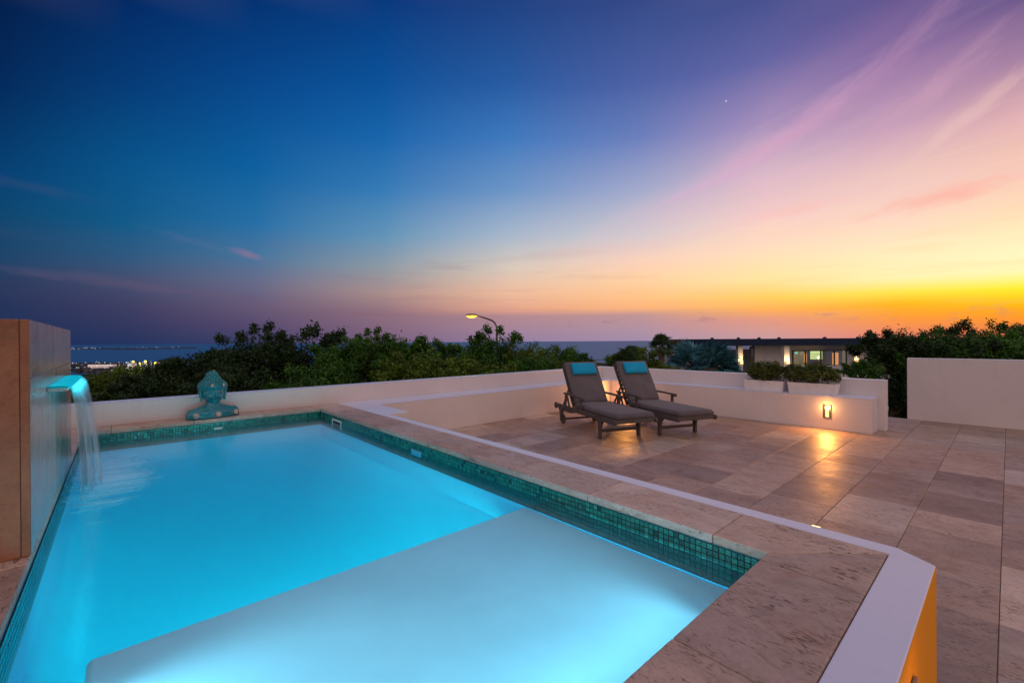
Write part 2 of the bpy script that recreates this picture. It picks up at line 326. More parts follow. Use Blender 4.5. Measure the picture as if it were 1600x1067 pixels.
class MB:
    """collects shapes into one mesh"""
    def __init__(s): s.v = []; s.f = []; s.mi = []; s.t = []
    def add(s, vs, fs, mi=0, tint=(0, 0, 0)):
        b = len(s.v); s.v += [tuple(x) for x in vs]; s.f += [tuple(b + i for i in f) for f in fs]; s.mi += [mi] * len(fs); s.t += [tint] * len(fs); return s
    def box(s, x0, x1, y0, y1, z0, z1, mi=0, tint=(0, 0, 0)):
        return s.add([(x0, y0, z0), (x1, y0, z0), (x1, y1, z0), (x0, y1, z0), (x0, y0, z1), (x1, y0, z1), (x1, y1, z1), (x0, y1, z1)],
                     [(0, 3, 2, 1), (4, 5, 6, 7), (0, 1, 5, 4), (1, 2, 6, 5), (2, 3, 7, 6), (3, 0, 4, 7)], mi, tint)
    def prism(s, pts, z0, z1, mi=0, tint=(0, 0, 0), side=None):
        n = len(pts); vs = [(x, y, z0) for x, y in pts] + [(x, y, z1) for x, y in pts]
        s.add(vs, [tuple(range(n - 1, -1, -1)), tuple(range(n, 2 * n))], mi, tint)
        b = len(s.v) - 2 * n
        for i in range(n):
            j = (i + 1) % n; s.f.append((b + i, b + j, b + n + j, b + n + i)); s.mi.append(mi if side is None else side(i)); s.t.append(tint)
        return s
    def bar(s, a, b, w, h, mi=0, up=(0, 0, 1)):
        a, b = Vector(a), Vector(b); d = (b - a).normalized(); u = Vector(up)
        if abs(d.dot(u)) > .98: u = Vector((1, 0, 0))
        r_ = d.cross(u).normalized(); u = r_.cross(d)
        vs = [p + r_ * (w / 2 * i) + u * (h / 2 * j) for p in (a, b) for i, j in ((-1, -1), (1, -1), (1, 1), (-1, 1))]
        return s.add(vs, [(0, 1, 2, 3), (7, 6, 5, 4), (0, 4, 5, 1), (1, 5, 6, 2), (2, 6, 7, 3), (3, 7, 4, 0)], mi)
    def tube(s, pts, rad, n=8, mi=0, cap=True):
        pts = [Vector(p) for p in pts]
        if not hasattr(rad, '__len__'): rad = [rad] * len(pts)
        vs = []; fs = []; a = None
        for i, p in enumerate(pts):
            d = (pts[min(i + 1, len(pts) - 1)] - pts[max(i - 1, 0)]).normalized()
            if a is None: a = d.cross(Vector((0, 0, 1)) if abs(d.z) < .9 else Vector((1, 0, 0)))
            a = (a - d * a.dot(d)).normalized(); b = d.cross(a)
            for k in range(n):
                t = 2 * math.pi * k / n; vs.append(p + (a * math.cos(t) + b * math.sin(t)) * rad[i])
        for i in range(len(pts) - 1):
            for k in range(n):
                fs.append((i * n + k, i * n + (k + 1) % n, (i + 1) * n + (k + 1) % n, (i + 1) * n + k))
        if cap: fs += [tuple(range(n))[::-1], tuple(range((len(pts) - 1) * n, len(pts) * n))]
        return s.add(vs, fs, mi)
    def ball(s, c, r, n=8, mi=0, sc_=(1, 1, 1)):
        vs = []; fs = []; m = n // 2 + 1
        for i in range(m + 1):
            th = math.pi * i / m
            for k in range(n):
                ph = 2 * math.pi * k / n
                vs.append((c[0] + r * sc_[0] * math.sin(th) * math.cos(ph), c[1] + r * sc_[1] * math.sin(th) * math.sin(ph), c[2] + r * sc_[2] * math.cos(th)))
        for i in range(m):
            for k in range(n): fs.append((i * n + k, (i + 1) * n + k, (i + 1) * n + (k + 1) % n, i * n + (k + 1) % n))
        return s.add(vs, fs, mi)
    def mesh(s, name):
        me = bpy.data.meshes.new(name); me.from_pydata(s.v, [], s.f); me.polygons.foreach_set('material_index', s.mi)
        if any(t != (0, 0, 0) for t in s.t):
            at_ = me.color_attributes.new('tint', 'FLOAT_COLOR', 'CORNER'); data = []
            for p, t in zip(me.polygons, s.t): data += [t[0], t[1], t[2], 1.] * p.loop_total
            at_.data.foreach_set('color', data)
        me.update(); return me
    def build(s, name, m=None, parent=None, loc=None, rot=None):
        return link(name, s.mesh(name), m, parent, loc, rot)
def rtint(rng): return (rng.random(), rng.random() + .001, rng.random())
def copy_tree(o, parent=None):
    c = o.copy(); COL.objects.link(c); c.parent = parent
    for ch in [x for x in o.children]: copy_tree(ch, c)
    return c

# ------------------------------------------------------------------ plan of the terrace (metres)
HC, HP, HW = .554, .811, 1.123            # coping and ledge, parapet, garden wall
X1, Y1, X0 = -.717, 2.144, -6.551         # inner edges of the coping
Y2, X2, X9 = 2.523, -.355, -6.933         # outer edges of the coping
X3, Y3 = -.204, 2.627
X8, Y4, X7 = -6.337, 2.921, -5.405
Y8, X5, Y9, X6, Y10 = 8.762, -1.427, 9.253, -1.327, 9.45
Y11, X12, YL = 10.925, -1.262, -.302
WZ = .435                                 # water level
rng = random.Random(4)

# terrace floor: slabs of random length laid in columns 0.503 m wide
slab = MB(); xs = -.04 + .503 * 12
cols_x = [-.04 + .503 * k for k in range(-14, 13)]
poly_lim = dict(xmin=-6.40, xmax=5.9, ymin=-4, ymax=10.9)
for k, xa in enumerate(cols_x[:-1]):
    xb = cols_x[k + 1]; ya = -4 - rng.random() * .6
    while ya < 10.95:
        ln = rng.choice((.5, .55, .62, .7, .76, .9)) if rng.random() < .9 else 1.0
        yb = min(ya + ln, 11.2)
        x0_, x1_ = max(xa, -6.5), min(xb, 5.9)
        y0_, y1_ = max(ya, -4), min(yb, 10.98)
        # no floor where the pool block, the gap by the parapet end or the land outside is
        if x1_ <= x0_ or y1_ - y0_ < .03: ya = yb; continue
        if x1_ < X3 + .02: y0_ = max(y0_, Y3 - .08)
        if y1_ - y0_ < .03: ya = yb; continue
        inpool = x1_ < X3 + .02 and y1_ < Y3 - .1
        if not inpool:
            if x1_ < -1.25 and y0_ >= 9.2: ya = yb; continue
            if x0_ < -1.25 and x1_ > -1.25 and y1_ > 9.5:
                pass
            g = .0018; t = rtint(rng)
            t = (min(1, max(0, .5 + rng.gauss(0, .21))), t[1], t[2])
            slab.box(x0_ + g, x1_ - g, y0_ + g, y1_ - g, -.03, 0, 0, t)
        ya = yb
fl = slab.build('terrace_floor', mt_floor); bevel(fl, .0025, 1); tag(fl, kind='structure')
base = MB().box(-7.2, 6.0, Y1 + .301, 9.48, -3.9, -.004).box(-7.2, 6.0, -4.2, YL - .301, -3.9, -.004).box(-7.2, X0 - .301, YL - .3, Y1 + .3, -3.9, -.004).box(X1 + .301, 6.0, YL - .3, Y1 + .3, -3.9, -.004).box(-1.27, 6.0, 9.48, 11.2, -3.9, -.004)
tag(base.build('terrace_slab', m_grout), kind='structure')

# ---- swimming pool
pool = empty('swimming_pool', (-3.6, 1, 0)); tag(pool, 'raised rectangular pool with turquoise lit water, travertine rim and green mosaic waterline', 'swimming pool')
def pchild(o): o.parent = pool; o.matrix_parent_inverse = Matrix.Translation((3.6, -1, 0)); return o
zb = -1.0
ZF, RF = -.60, .75
def ringp(inset, z): return [(X0 - .001 + inset, YL - .001 + inset, z), (X1 + .001 - inset, YL - .001 + inset, z), (X1 + .001 - inset, Y1 + .001 - inset, z), (X0 - .001 + inset, Y1 + .001 - inset, z)]
rings = [ringp(-.3, -1.0), ringp(-.3, .508), ringp(0, .508)] + [ringp(RF * (1 - math.cos(R(90 * k / 16))), ZF + RF * (1 - math.sin(R(90 * k / 16)))) for k in range(17)]
bb = MB(); vs = [v for r in rings for v in r]; fs = []
for i in range(len(rings) - 1):
    for k in range(4): fs.append((i * 4 + k, i * 4 + (k + 1) % 4, (i + 1) * 4 + (k + 1) % 4, (i + 1) * 4 + k))
fs.append(tuple(range(len(vs) - 4, len(vs)))); fs.append((3, 2, 1, 0))
bso = pchild(bb.add(vs, fs).build('basin', m_basin))
for i, p_ in enumerate(bso.data.polygons): p_.use_smooth = i >= 12
sh = MB().box(-2.30, X1 + .01, -.10, Y1 + .01, -.9, .318); so = pchild(sh.build('tanning_shelf', m_shelf)); bevel(so, .02, 3)
# mosaic band, every tile a tilted face over the grout
tl = MB(); gr = MB(); T = .0288
def band(a, b, nrm, z0, z1):
    a, b = Vector(a), Vector(b); ln = (b - a).length; d = (b - a) / ln; n = int(ln / T) ; rows = int((z1 - z0) / T); nr = Vector(nrm)
    s0 = (ln - n * T) / 2
    for i in range(n):
        for j in range(rows):
            p = a + d * (s0 + i * T + .0022); q = p + d * (T - .0044); zz = z1 - (j + 1) * T + .0022; zt = zz + T - .0044
            j4 = [nr * (.005 + rng.uniform(-.0005, .0005)) for _ in range(4)]
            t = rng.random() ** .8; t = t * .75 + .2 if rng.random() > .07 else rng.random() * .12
            if zt < WZ: t *= .14  # underwater dimness put into the tint of tiles below the water level
            vs = [p + j4[0] + Vector((0, 0, zz)), q + j4[1] + Vector((0, 0, zz)), q + j4[2] + Vector((0, 0, zt)), p + j4[3] + Vector((0, 0, zt))]
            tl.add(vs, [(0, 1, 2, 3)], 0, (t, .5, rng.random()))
    e = nr * .003
    gr.add([a + e + Vector((0, 0, z0)), b + e + Vector((0, 0, z0)), b + e + Vector((0, 0, z1)), a + e + Vector((0, 0, z1)),
            a + Vector((0, 0, z0)), b + Vector((0, 0, z0)), b + Vector((0, 0, z1)), a + Vector((0, 0, z1))],
           [(0, 1, 2, 3), (4, 5, 1, 0), (3, 2, 6, 7)])
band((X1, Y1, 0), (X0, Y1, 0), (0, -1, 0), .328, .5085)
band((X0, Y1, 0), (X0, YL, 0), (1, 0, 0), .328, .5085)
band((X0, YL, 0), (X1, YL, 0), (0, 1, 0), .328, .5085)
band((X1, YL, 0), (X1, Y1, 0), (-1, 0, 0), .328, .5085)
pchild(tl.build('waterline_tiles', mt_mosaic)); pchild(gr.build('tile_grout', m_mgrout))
# coping slabs
cp = MB(); g = .0015; ZT, ZB = HC, .509
def slabp(pts, t=None):
    cxm = sum(p[0] for p in pts) / len(pts); cym = sum(p[1] for p in pts) / len(pts)
    q = []
    for x, y in pts: q.append((x + (g if x < cxm else -g), y + (g if y < cym else -g)))
    cp.prism(q, ZB, ZT, 0, t or (min(1, max(0, .5 + rng.gauss(0, .28))), rng.random(), rng.random()))
# right side, from the near corner outwards
slabp([(-.96, Y1), (X1, Y1), (X2, Y2), (-.96, Y2)], (.75, .3, .2))
xx = -.96
for w in (.765, .70, .76, .72, .75, .73, .74):
    nx = max(xx - w, X0)
    if nx < X0 + .02: nx = X0
    slabp([(nx, Y1), (xx, Y1), (xx, Y2), (nx, Y2)]); xx = nx
    if xx <= X0: break
if xx > X0: slabp([(X0, Y1), (xx, Y1), (xx, Y2), (X0, Y2)])
slabp([(X9, Y1), (X0, Y1), (X0, Y2), (X9, Y2)])
# near side
slabp([(X1, 2.055), (X2, 2.055), (X2, Y2), (X1, Y1)], (.18, .7, .4))
ya = 2.055
for h in (.745, .76, .74, .75, .76, .75):
    slabp([(X1, ya - h), (X2, ya - h), (X2, ya), (X1, ya)]); ya -= h
# far side
ya = Y1
for h in (.72, .76, .74, .70): slabp([(X9, ya - h), (X0, ya - h), (X0, ya), (X9, ya)]); ya -= h
# left side deck edge
xx = X0
for w in (.70,) + (.76,) * 7:
    nx = min(xx + w, X1)
    slabp([(xx, YL - .36), (nx, YL - .36), (nx, YL), (xx, YL)]); xx = nx
    if xx >= X1: break
co = pchild(cp.build('coping', mt_coping)); bevel(co, .006, 2)
# left raised deck
dk = MB()
for i in range(9):
    for j in range(5):
        xa = X9 + i * .75; dk.box(xa + g, xa + .75 - g, YL - .36 - (j + 1) * .5 + g, YL - .36 - j * .5 - g, .509, HC - .001, 0, rtint(rng))
od = dk.build('raised_deck', mt_floor); bevel(od, .003, 1); tag(od, kind='structure')
tag(MB().box(X9, X2, -3.1, YL - .302, .0, .5085).build('raised_deck_base', m_grout), kind='structure')
# outer wall with the flat white top
ow = MB()
pts = [(X9 + .001, Y2 + .001), (X2 + .001, Y2 + .001), (X2 + .001, -3.1), (X3, -3.1), (X3, 2.533), (-.338, Y3), (X7, Y3), (X7, Y4), (X8 - .0, Y4), (X9 + .001, Y4)]
ow.prism(pts, .0, HC + .0, 0, side=lambda i: {3: 1, 4: 0}.get(i, 2))
o = pchild(ow.build('outer_wall', [m_white, m_lamplit, m_cream])); bevel(o, .006, 2)
pchild(MB().box(X2 - .3, X2 - .001, -3.1, YL - .61, .0, .5085).build('footing', m_grout))
# fittings
sk = empty('skimmer'); pchild(sk)
f = MB(); xa, xb, za, zb_ = -6.06, -5.74, .36, .475
yy = Y1 - .012
f.box(xa, xb, yy, Y1 - .0035, zb_ - .022, zb_).box(xa, xa + .022, yy, Y1 - .0035, za, zb_ - .0225).box(xb - .022, xb, yy, Y1 - .0035, za, zb_ - .0225)
pchild(bevel(f.build('skimmer_frame', m_cream_pl), .002)); pchild(MB().box(xa + .022, xb - .022, Y1 - .0075, Y1 - .0035, za, zb_ - .0225).build('skimmer_mouth', m_black))
bpy.data.objects.remove(sk)
pchild(bevel(MB().box(-3.90, -3.72, Y1 - .014, Y1 - .0035, .395, .452).build('return_inlet', simple('bluelit_fitting', (.10, .30, .45), .3, bump=0)), .006, 3))  # blue pool light on the inlet put into its colour
pchild(bevel(MB().box(X0 + .0035, X0 + .012, .87, .955, .425, .448).build('depth_tag', m_cream_pl), .002))
# water
wt = MB().box(X0 - .05, X1 + .05, YL - .05, Y1 + .05, zb - .05, WZ)
tag(wt.build('pool_water', m_water), kind='structure')
# pool lamps: strips on the shelf riser and left wall, plus added shelf fills
def lamp(name, kind, loc, energy, col, size=.1, rot=None, parent=None, spread=None, size_y=None):
    ld = bpy.data.lights.new(name, kind); ld.energy = energy; ld.color = col
    if kind == 'AREA':
        ld.size = size
        if size_y: ld.shape = 'RECTANGLE'; ld.size_y = size_y
        else: ld.shape = 'DISK'
        if spread: ld.spread = spread
    else: ld.shadow_soft_size = size
    lo = bpy.data.objects.new(name, ld); COL.objects.link(lo); lo.location = loc
    if rot: lo.rotation_euler = rot
    if parent: lo.parent = parent
    return lo
POOLC = (.01, .98, .84)
lamp('pool_lamp', 'AREA', (-2.34, 1.05, .04), 30, POOLC, 2.0, (R(76), 0, R(90)), size_y=.28, spread=R(110))
lamp('pool_lamp', 'AREA', (-4.2, YL + .012, .04), 11, POOLC, 3.8, (R(70), 0, 0), size_y=.24, spread=R(130))
for y in (.1, .8, 1.5):  # unseen fill lights added under water to brighten the shelf
    lamp('shelf_fill', 'AREA', (X1 - .012, y, .385), 3.0, (.30, .80, 1.0), .7, (R(90), 0, R(90)), size_y=.07, spread=R(50))
for x in (-1.0, -1.7):
    lamp('shelf_fill', 'AREA', (x, YL + .012, .385), 4.8, (.30, .80, 1.0), .6, (R(90), 0, 0), size_y=.07, spread=R(50))

# ---- water feature wall
fw_ = empty('water_feature_wall', (-4.0, -.7, HC)); tag(fw_, 'tall travertine slab wall at the left edge of the pool carrying a lit water spout', 'feature wall')
Xp, Xq, HPL = -2.902, -5.135, 1.61
def ch(o, par, off): o.parent = par; o.matrix_parent_inverse = Matrix.Translation(-Vector(off)); return o
FO = (-4.0, -.7, HC)
ch(MB().box(Xq + .01, Xp - .03, YL - 1.9, YL - .02, HC + .001, HPL - .02).build('core', m_grout), fw_, FO)
cl = MB()
cl.box(Xp - .029, Xp, YL - 1.95, YL - .0295, HC + .001, HPL, 0, (.5, .31, .6)); cl.box(Xp - .029, Xp, YL - .0285, YL, HC + .001, HPL, 0, (.1, .6, .2)) 
ch(bevel(cl.build('front_cladding', mt_brown), .004), fw_, FO)
cl = MB(); zj = 1.345
for (xa, xb) in ((Xp - .0305, -3.95), (-3.952, Xq)):
    cl.box(xb, xa, YL - .024, YL, zj + .0015, HPL, 0, (rng.random(), rng.random(), .3))
    cl.box(xb, xa, YL - .024, YL, HC + .001, zj - .0015, 0, (rng.random(), rng.random(), .7))
ch(bevel(cl.build('wet_face', mt_wet), .003), fw_, FO)
ch(bevel(MB().box(Xq, Xp - .03, YL - 1.95, YL - .0245, HPL - .0195, HPL - .001, 0, (.4, .6, .2)).build('top_cladding', mt_coping), .003), fw_, FO)
# left of the front face the stone continues
# ---- water spout
spout = empty('water_spout', (-4.12, YL, 1.26)); SO = (-4.12, YL, 1.26)
tag(spout, 'steel blade spout glowing cyan, pouring a thin sheet of water into the pool', 'water spout')
LX0, LX1 = -4.70, -3.53; YO = YL + .078
ch(bevel(MB().box(LX0, LX1, YL + .001, YO, 1.232, 1.252).build('lip', m_steel), .002), spout, SO)
# water lying on the lip, glowing
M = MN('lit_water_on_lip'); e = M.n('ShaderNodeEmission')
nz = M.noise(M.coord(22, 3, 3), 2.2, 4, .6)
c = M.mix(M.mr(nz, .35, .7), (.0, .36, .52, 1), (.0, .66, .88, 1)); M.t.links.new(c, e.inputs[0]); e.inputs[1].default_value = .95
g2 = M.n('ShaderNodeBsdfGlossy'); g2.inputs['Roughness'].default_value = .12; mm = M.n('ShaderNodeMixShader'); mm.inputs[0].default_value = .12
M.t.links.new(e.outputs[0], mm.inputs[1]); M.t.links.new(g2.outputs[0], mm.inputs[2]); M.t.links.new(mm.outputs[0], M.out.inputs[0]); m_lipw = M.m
lw_ = MB(); nx_ = 30; prof = [(YL + .002, 1.262), (YL + .04, 1.263), (YO - .01, 1.262), (YO + .006, 1.257), (YO + .012, 1.246)]
vs = []; fs = []
for i in range(nx_ + 1):
    x = LX0 + .01 + (LX1 - LX0 - .02) * i / nx_
    for (y, z) in prof: vs.append((x, y, z + rng.uniform(-.001, .001)))
k = len(prof)
for i in range(nx_):
    for j in range(k - 1): fs.append((i * k + j, (i + 1) * k + j, (i + 1) * k + j + 1, i * k + j + 1))
lw_.add(vs, fs); ch(smooth(lw_.build('water_film', m_lipw)), spout, SO)
# falling sheet
M = MN('falling_water'); uvn = M.n('ShaderNodeUVMap'); mp = M.n('ShaderNodeMapping'); mp.inputs['Scale'].default_value = (26, 1.0, 1); M.t.links.new(uvn.outputs[0], mp.inputs[0])
n1 = M.noise(mp.outputs[0], 1.0, 5, .65); sx = M.n('ShaderNodeSeparateXYZ'); M.t.links.new(uvn.outputs[0], sx.inputs[0])
U, V = sx.outputs[0], sx.outputs[1]
edge = M.math('MULTIPLY', M.mr(U, 0, .12), M.mr(U, .80, 1.0, 1, 0))
opac = M.math('MULTIPLY', M.math('MULTIPLY', M.mr(n1, .30, .66, .35, .95), edge), M.mr(V, .9, 1.0, 1, .5))
dif = M.n('ShaderNodeBsdfTranslucent'); dif.inputs[0].default_value = (.8, .8, .84, 1)
d2 = M.n('ShaderNodeBsdfPrincipled'); d2.inputs['Base Color'].default_value = (.74, .74, .78, 1); d2.inputs['Roughness'].default_value = .15
ad = M.n('ShaderNodeMixShader'); ad.inputs[0].default_value = .5; M.t.links.new(dif.outputs[0], ad.inputs[1]); M.t.links.new(d2.outputs[0], ad.inputs[2])
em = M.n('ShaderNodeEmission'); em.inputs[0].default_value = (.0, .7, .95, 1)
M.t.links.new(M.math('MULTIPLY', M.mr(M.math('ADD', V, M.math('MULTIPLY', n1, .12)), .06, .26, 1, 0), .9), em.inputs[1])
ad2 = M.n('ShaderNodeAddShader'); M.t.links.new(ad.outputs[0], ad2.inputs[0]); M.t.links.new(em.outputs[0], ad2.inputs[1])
tp = M.n('ShaderNodeBsdfTransparent'); ms = M.n('ShaderNodeMixShader'); M.t.links.new(opac, ms.inputs[0]); M.t.links.new(tp.outputs[0], ms.inputs[1]); M.t.links.new(ad2.outputs[0], ms.inputs[2])
M.t.links.new(ms.outputs[0], M.out.inputs[0]); m_fall = M.m
def sheet(name, y_throw, xl, xr, seed, off):
    nu, nv = 24, 24; vs = []; fs = []; uv = []
    for j in range(nv + 1):
        v = j / nv; z = 1.25 - (1.25 - WZ - .004) * v ** 1.3
        drop = 1.25 - z; yb = YO + .01 + off + y_throw * math.sqrt(max(drop, 0) / .8)
        s = 1 - (1 - v) ** 1.6
        a = LX1 - .01 + (xr - LX1) * s; b = LX0 + .01 + (xl - LX0) * s
        for i in range(nu + 1):
            u_ = i / nu; vs.append((a + (b - a) * u_, yb + .012 * math.sin(u_ * 9 + seed) * v - .03 * v * (u_ - .5) ** 2, z)); uv.append((u_, v))
    for j in range(nv):
        for i in range(nu): fs.append((j * (nu + 1) + i, j * (nu + 1) + i + 1, (j + 1) * (nu + 1) + i + 1, (j + 1) * (nu + 1) + i))
    me = bpy.data.meshes.new(name); me.from_pydata(vs, [], fs); ul = me.uv_layers.new(name='UVMap')
    for lp in me.loops: ul.data[lp.index].uv = (uv[lp.vertex_index][0] + seed * 0, uv[lp.vertex_index][1])
    o = link(name, me, m_fall); smooth(o); return ch(o, spout, SO)
sheet('water_sheet', .02, -4.85, -3.95, 1.0, 0)
sheet('water_sheet', .055, -4.95, -4.15, 3.0, .004)
sheet('water_sheet', .09, -5.0, -4.45, 5.0, .008)
# foam where it lands
M = MN('foam'); v = M.coord(1, 1, 1); ln = M.n('ShaderNodeVectorMath', operation='LENGTH'); M.t.links.new(M.coord(1 / 1.35, 1 / .42, 0), ln.inputs[0])
nz = M.noise(M.coord(6, 1.3, 1), 1.5, 5, .6, .6)
al = M.math('MULTIPLY', M.mr(M.math('ADD', ln.outputs['Value'], M.math('MULTIPLY', nz, 1.3)), .65, 1.35, 1, 0), 1.)
p_ = M.n('ShaderNodeBsdfPrincipled'); p_.inputs['Base Color'].default_value = (.88, .92, .94, 1); p_.inputs['Roughness'].default_value = .6
tl2 = M.n('ShaderNodeBsdfTranslucent'); tl2.inputs[0].default_value = (.85, .92, .95, 1); m3 = M.n('ShaderNodeMixShader'); m3.inputs[0].default_value = .5
M.t.links.new(p_.outputs[0], m3.inputs[1]); M.t.links.new(tl2.outputs[0], m3.inputs[2])
tp = M.n('ShaderNodeBsdfTransparent'); ms = M.n('ShaderNodeMixShader'); M.t.links.new(al, ms.inputs[0]); M.t.links.new(tp.outputs[0], ms.inputs[1]); M.t.links.new(m3.outputs[0], ms.inputs[2])
M.t.links.new(ms.outputs[0], M.out.inputs[0]); m_foam = M.m
fo = MB(); vs = [(0, 0, 0)]; nf = 40
for i in range(nf): t = 2 * math.pi * i / nf; vs.append((1.45 * math.cos(t), .47 * math.sin(t), 0))
fo.add(vs, [(0, i + 1, (i + 1) % nf + 1) for i in range(nf)])
fo = fo.build('foam', m_foam, None, (-4.75, -.06, WZ + .004), (0, 0, R(-2)))
fo.data.transform(Matrix.Identity(4))
bm = bmesh.new(); bm.from_mesh(fo.data)                       # cut the part that would enter the wall
bmesh.ops.bisect_plane(bm, geom=bm.verts[:] + bm.edges[:] + bm.faces[:], plane_co=(0, YL + .06 + .012, 0), plane_no=(0, -1, 0), clear_outer=True)
bm.to_mesh(fo.data); bm.free(); ch(fo, spout, SO)
lamp('spout_led', 'AREA', (-4.12, YO + .02, 1.225), .6, (.0, .8, 1.0), 1.1, (R(12), 0, 0), size_y=.02)

# ---- parapets
pb = empty('parapet_wall', (X9, 2, 0)); tag(pb, 'long cream parapet behind the pool and the bust, with a low ledge on its terrace side', 'parapet wall')
PO = (X9, 2, 0)
w = MB().box(X9 - .20, X9, -3.3, Y9 + .0, -.003, HP - .001)
o = w.build('wall', m_cream); bevel(o, .008, 2); ch(o, pb, PO)
ch(bevel(MB().box(X9 - .202, X9 + .002, -3.3, Y9 + .0, HP - .0005, HP + .008).build('wall_top', m_white), .004), pb, PO)
o = MB().box(X9 + .0005, X8, Y4 + .001, Y8, -.003, HC - .010).build('ledge', m_cream); bevel(o, .008, 2); ch(o, pb, PO)
ch(bevel(MB().box(X9 + .0025, X8 + .001, Y4 + .002, Y9 - .003, HC - .0095, HC).build('ledge_top', m_white), .004), pb, PO)
pr_ = empty('parapet_wall', (-4, Y9, 0)); tag(pr_, 'cream parapet beyond the loungers with a low ledge, two planters on it and a glowing light', 'parapet wall')
QO = (-4, Y9, 0)
o = MB().box(X9 - .20, X6, Y9 + .001, Y10, -.003, HP - .001).build('wall', m_cream); bevel(o, .008, 2); ch(o, pr_, QO)
ch(bevel(MB().box(X9 - .202, X6 + .002, Y9 - .001, Y10 + .002, HP - .0005, HP + .008).build('wall_top', m_white), .004), pr_, QO)
o = MB().box(X9 + .0005, X5, Y8 + .001, Y9 + .0005, -.003, HC - .010).build('ledge', m_cream); bevel(o, .012, 2); ch(o, pr_, QO)
ch(bevel(MB().box(X8 + .002, X5 + .001, Y8, Y9 - .002, HC - .0095, HC).build('ledge_top', m_white), .004), pr_, QO)
gw = empty('garden_wall', (X12, Y11, 0)); tag(gw, 'taller plain cream wall standing alone at the right edge of the terrace', 'garden wall'); GO = (X12, Y11, 0)
ch(bevel(MB().box(X12, 6.2, Y11, Y11 + .2, -.003, HW - .001).build('wall', m_cream), .008), gw, GO)
ch(bevel(MB().box(X12 - .002, 6.2, Y11 - .002, Y11 + .2, HW - .0005, HW + .008).build('wall_top', m_white), .004), gw, GO)
tag(bevel(MB().box(X6 + .0, X12 + .03, Y10 + .003, Y11, -.12, -.02).build('doorstep', m_white), .006), 'narrow white sill edging the gap between the parapet end and the garden wall', 'sill')

# ---- recessed wall lights
m_lens = emit('warm_lamp_lens', (1.0, .48, .10), 4)
m_hot = emit('warm_lamp_bulb', (1.0, .58, .20), 110)
def sconce(loc, rz, label, energy):
    t = empty('wall_light', loc, rz); tag(t, label, 'wall light', 'small slot lights set low in the terrace walls')
    f = MB()                                                  # local: faces -y, centred on x
    w2, h0, h1, d = .056, -.115, .105, -.012
    f.box(-w2, -w2 + .034, d, -.0015, h0, h1).box(w2 - .034, w2, d, -.0015, h0, h1).box(-w2 + .0342, w2 - .0342, d, -.0015, h0, h0 + .022).box(-w2 + .0342, w2 - .0342, d, -.0015, h1 - .014, h1)
    bevel(f.build('frame', m_steel, t), .002)
    MB().box(-w2 + .0345, w2 - .0345, -.006, -.0015, h0 + .023, h1 - .015).build('lens', m_lens, t)
    MB().ball((0, -.020, .052), .020, 10, 0, (1, .45, 1)).build('bulb', m_hot, t)
    lo = lamp('wall_light_lamp', 'AREA', (0, -.03, .05), energy, (1.0, .36, .065), .035, (R(-80), 0, 0), t, spread=R(176), size_y=.06)
    lamp('wall_light_glow', 'POINT', (0, -.08, .06), energy * .22, (1.0, .42, .10), .015, None, t)
    return t
sconce((-2.005, Y8, .30), 0, 'small slot light glowing orange low on the ledge face under the right-hand planter', 13)
sconce((-5.86, Y8, .30), 0, 'slot light low on the ledge face hidden behind the sun loungers, lighting the paving gold', 20)
sconce((X3, 1.80, .34), R(90), 'slot light in the orange-lit side of the pool wall, close to the camera', 1.2)
t = empty('step_light', (-.66, Y3, .525)); tag(t, 'tiny brass light on the terrace side of the white pool wall top', 'step light')
bevel(MB().box(-.022, .022, .001, .045, -.018, .012).build('housing', simple('brass', (.55, .36, .12), .35, 1), t), .003)
MB().box(-.018, .018, .006, .040, .0125, .016).build('lens', emit('small_lens', (1, .62, .25), 3.5), t)

# ---- planters with shrubs
leaf_cache = {}
def leafmat(name, dark, light, rough=.55, trans=.25):
    M = MN(name); a = M.attr('tint').outputs['Color']; sp = M.n('ShaderNodeSeparateColor'); M.t.links.new(a, sp.inputs[0])
    c = M.mix(sp.outputs[0], dark + (1,), light + (1,))
    b = M.bsdf(c, rough, 0, None, .35)
    tb = M.n('ShaderNodeBsdfTranslucent'); M.t.links.new(c, tb.inputs[0]); mx = M.n('ShaderNodeMixShader'); mx.inputs[0].default_value = trans
    M.t.links.new(b.outputs[0], mx.inputs[1]); M.t.links.new(tb.outputs[0], mx.inputs[2]); M.t.links.new(mx.outputs[0], M.out.inputs[0]); return M.m
m_leafA = leafmat('dark_foliage', (.006, .020, .004), (.026, .072, .010))
m_leafB = leafmat('green_foliage', (.012, .040, .004), (.065, .21, .012))
m_leafC = leafmat('olive_foliage', (.026, .050, .004), (.13, .24, .012))
m_shrub = leafmat('shrub_leaves', (.030, .050, .010), (.13, .17, .035))
m_bark = simple('bark', (.11, .075, .05), .9, var=.3, bump=.6, bscale=30, bd=.01)
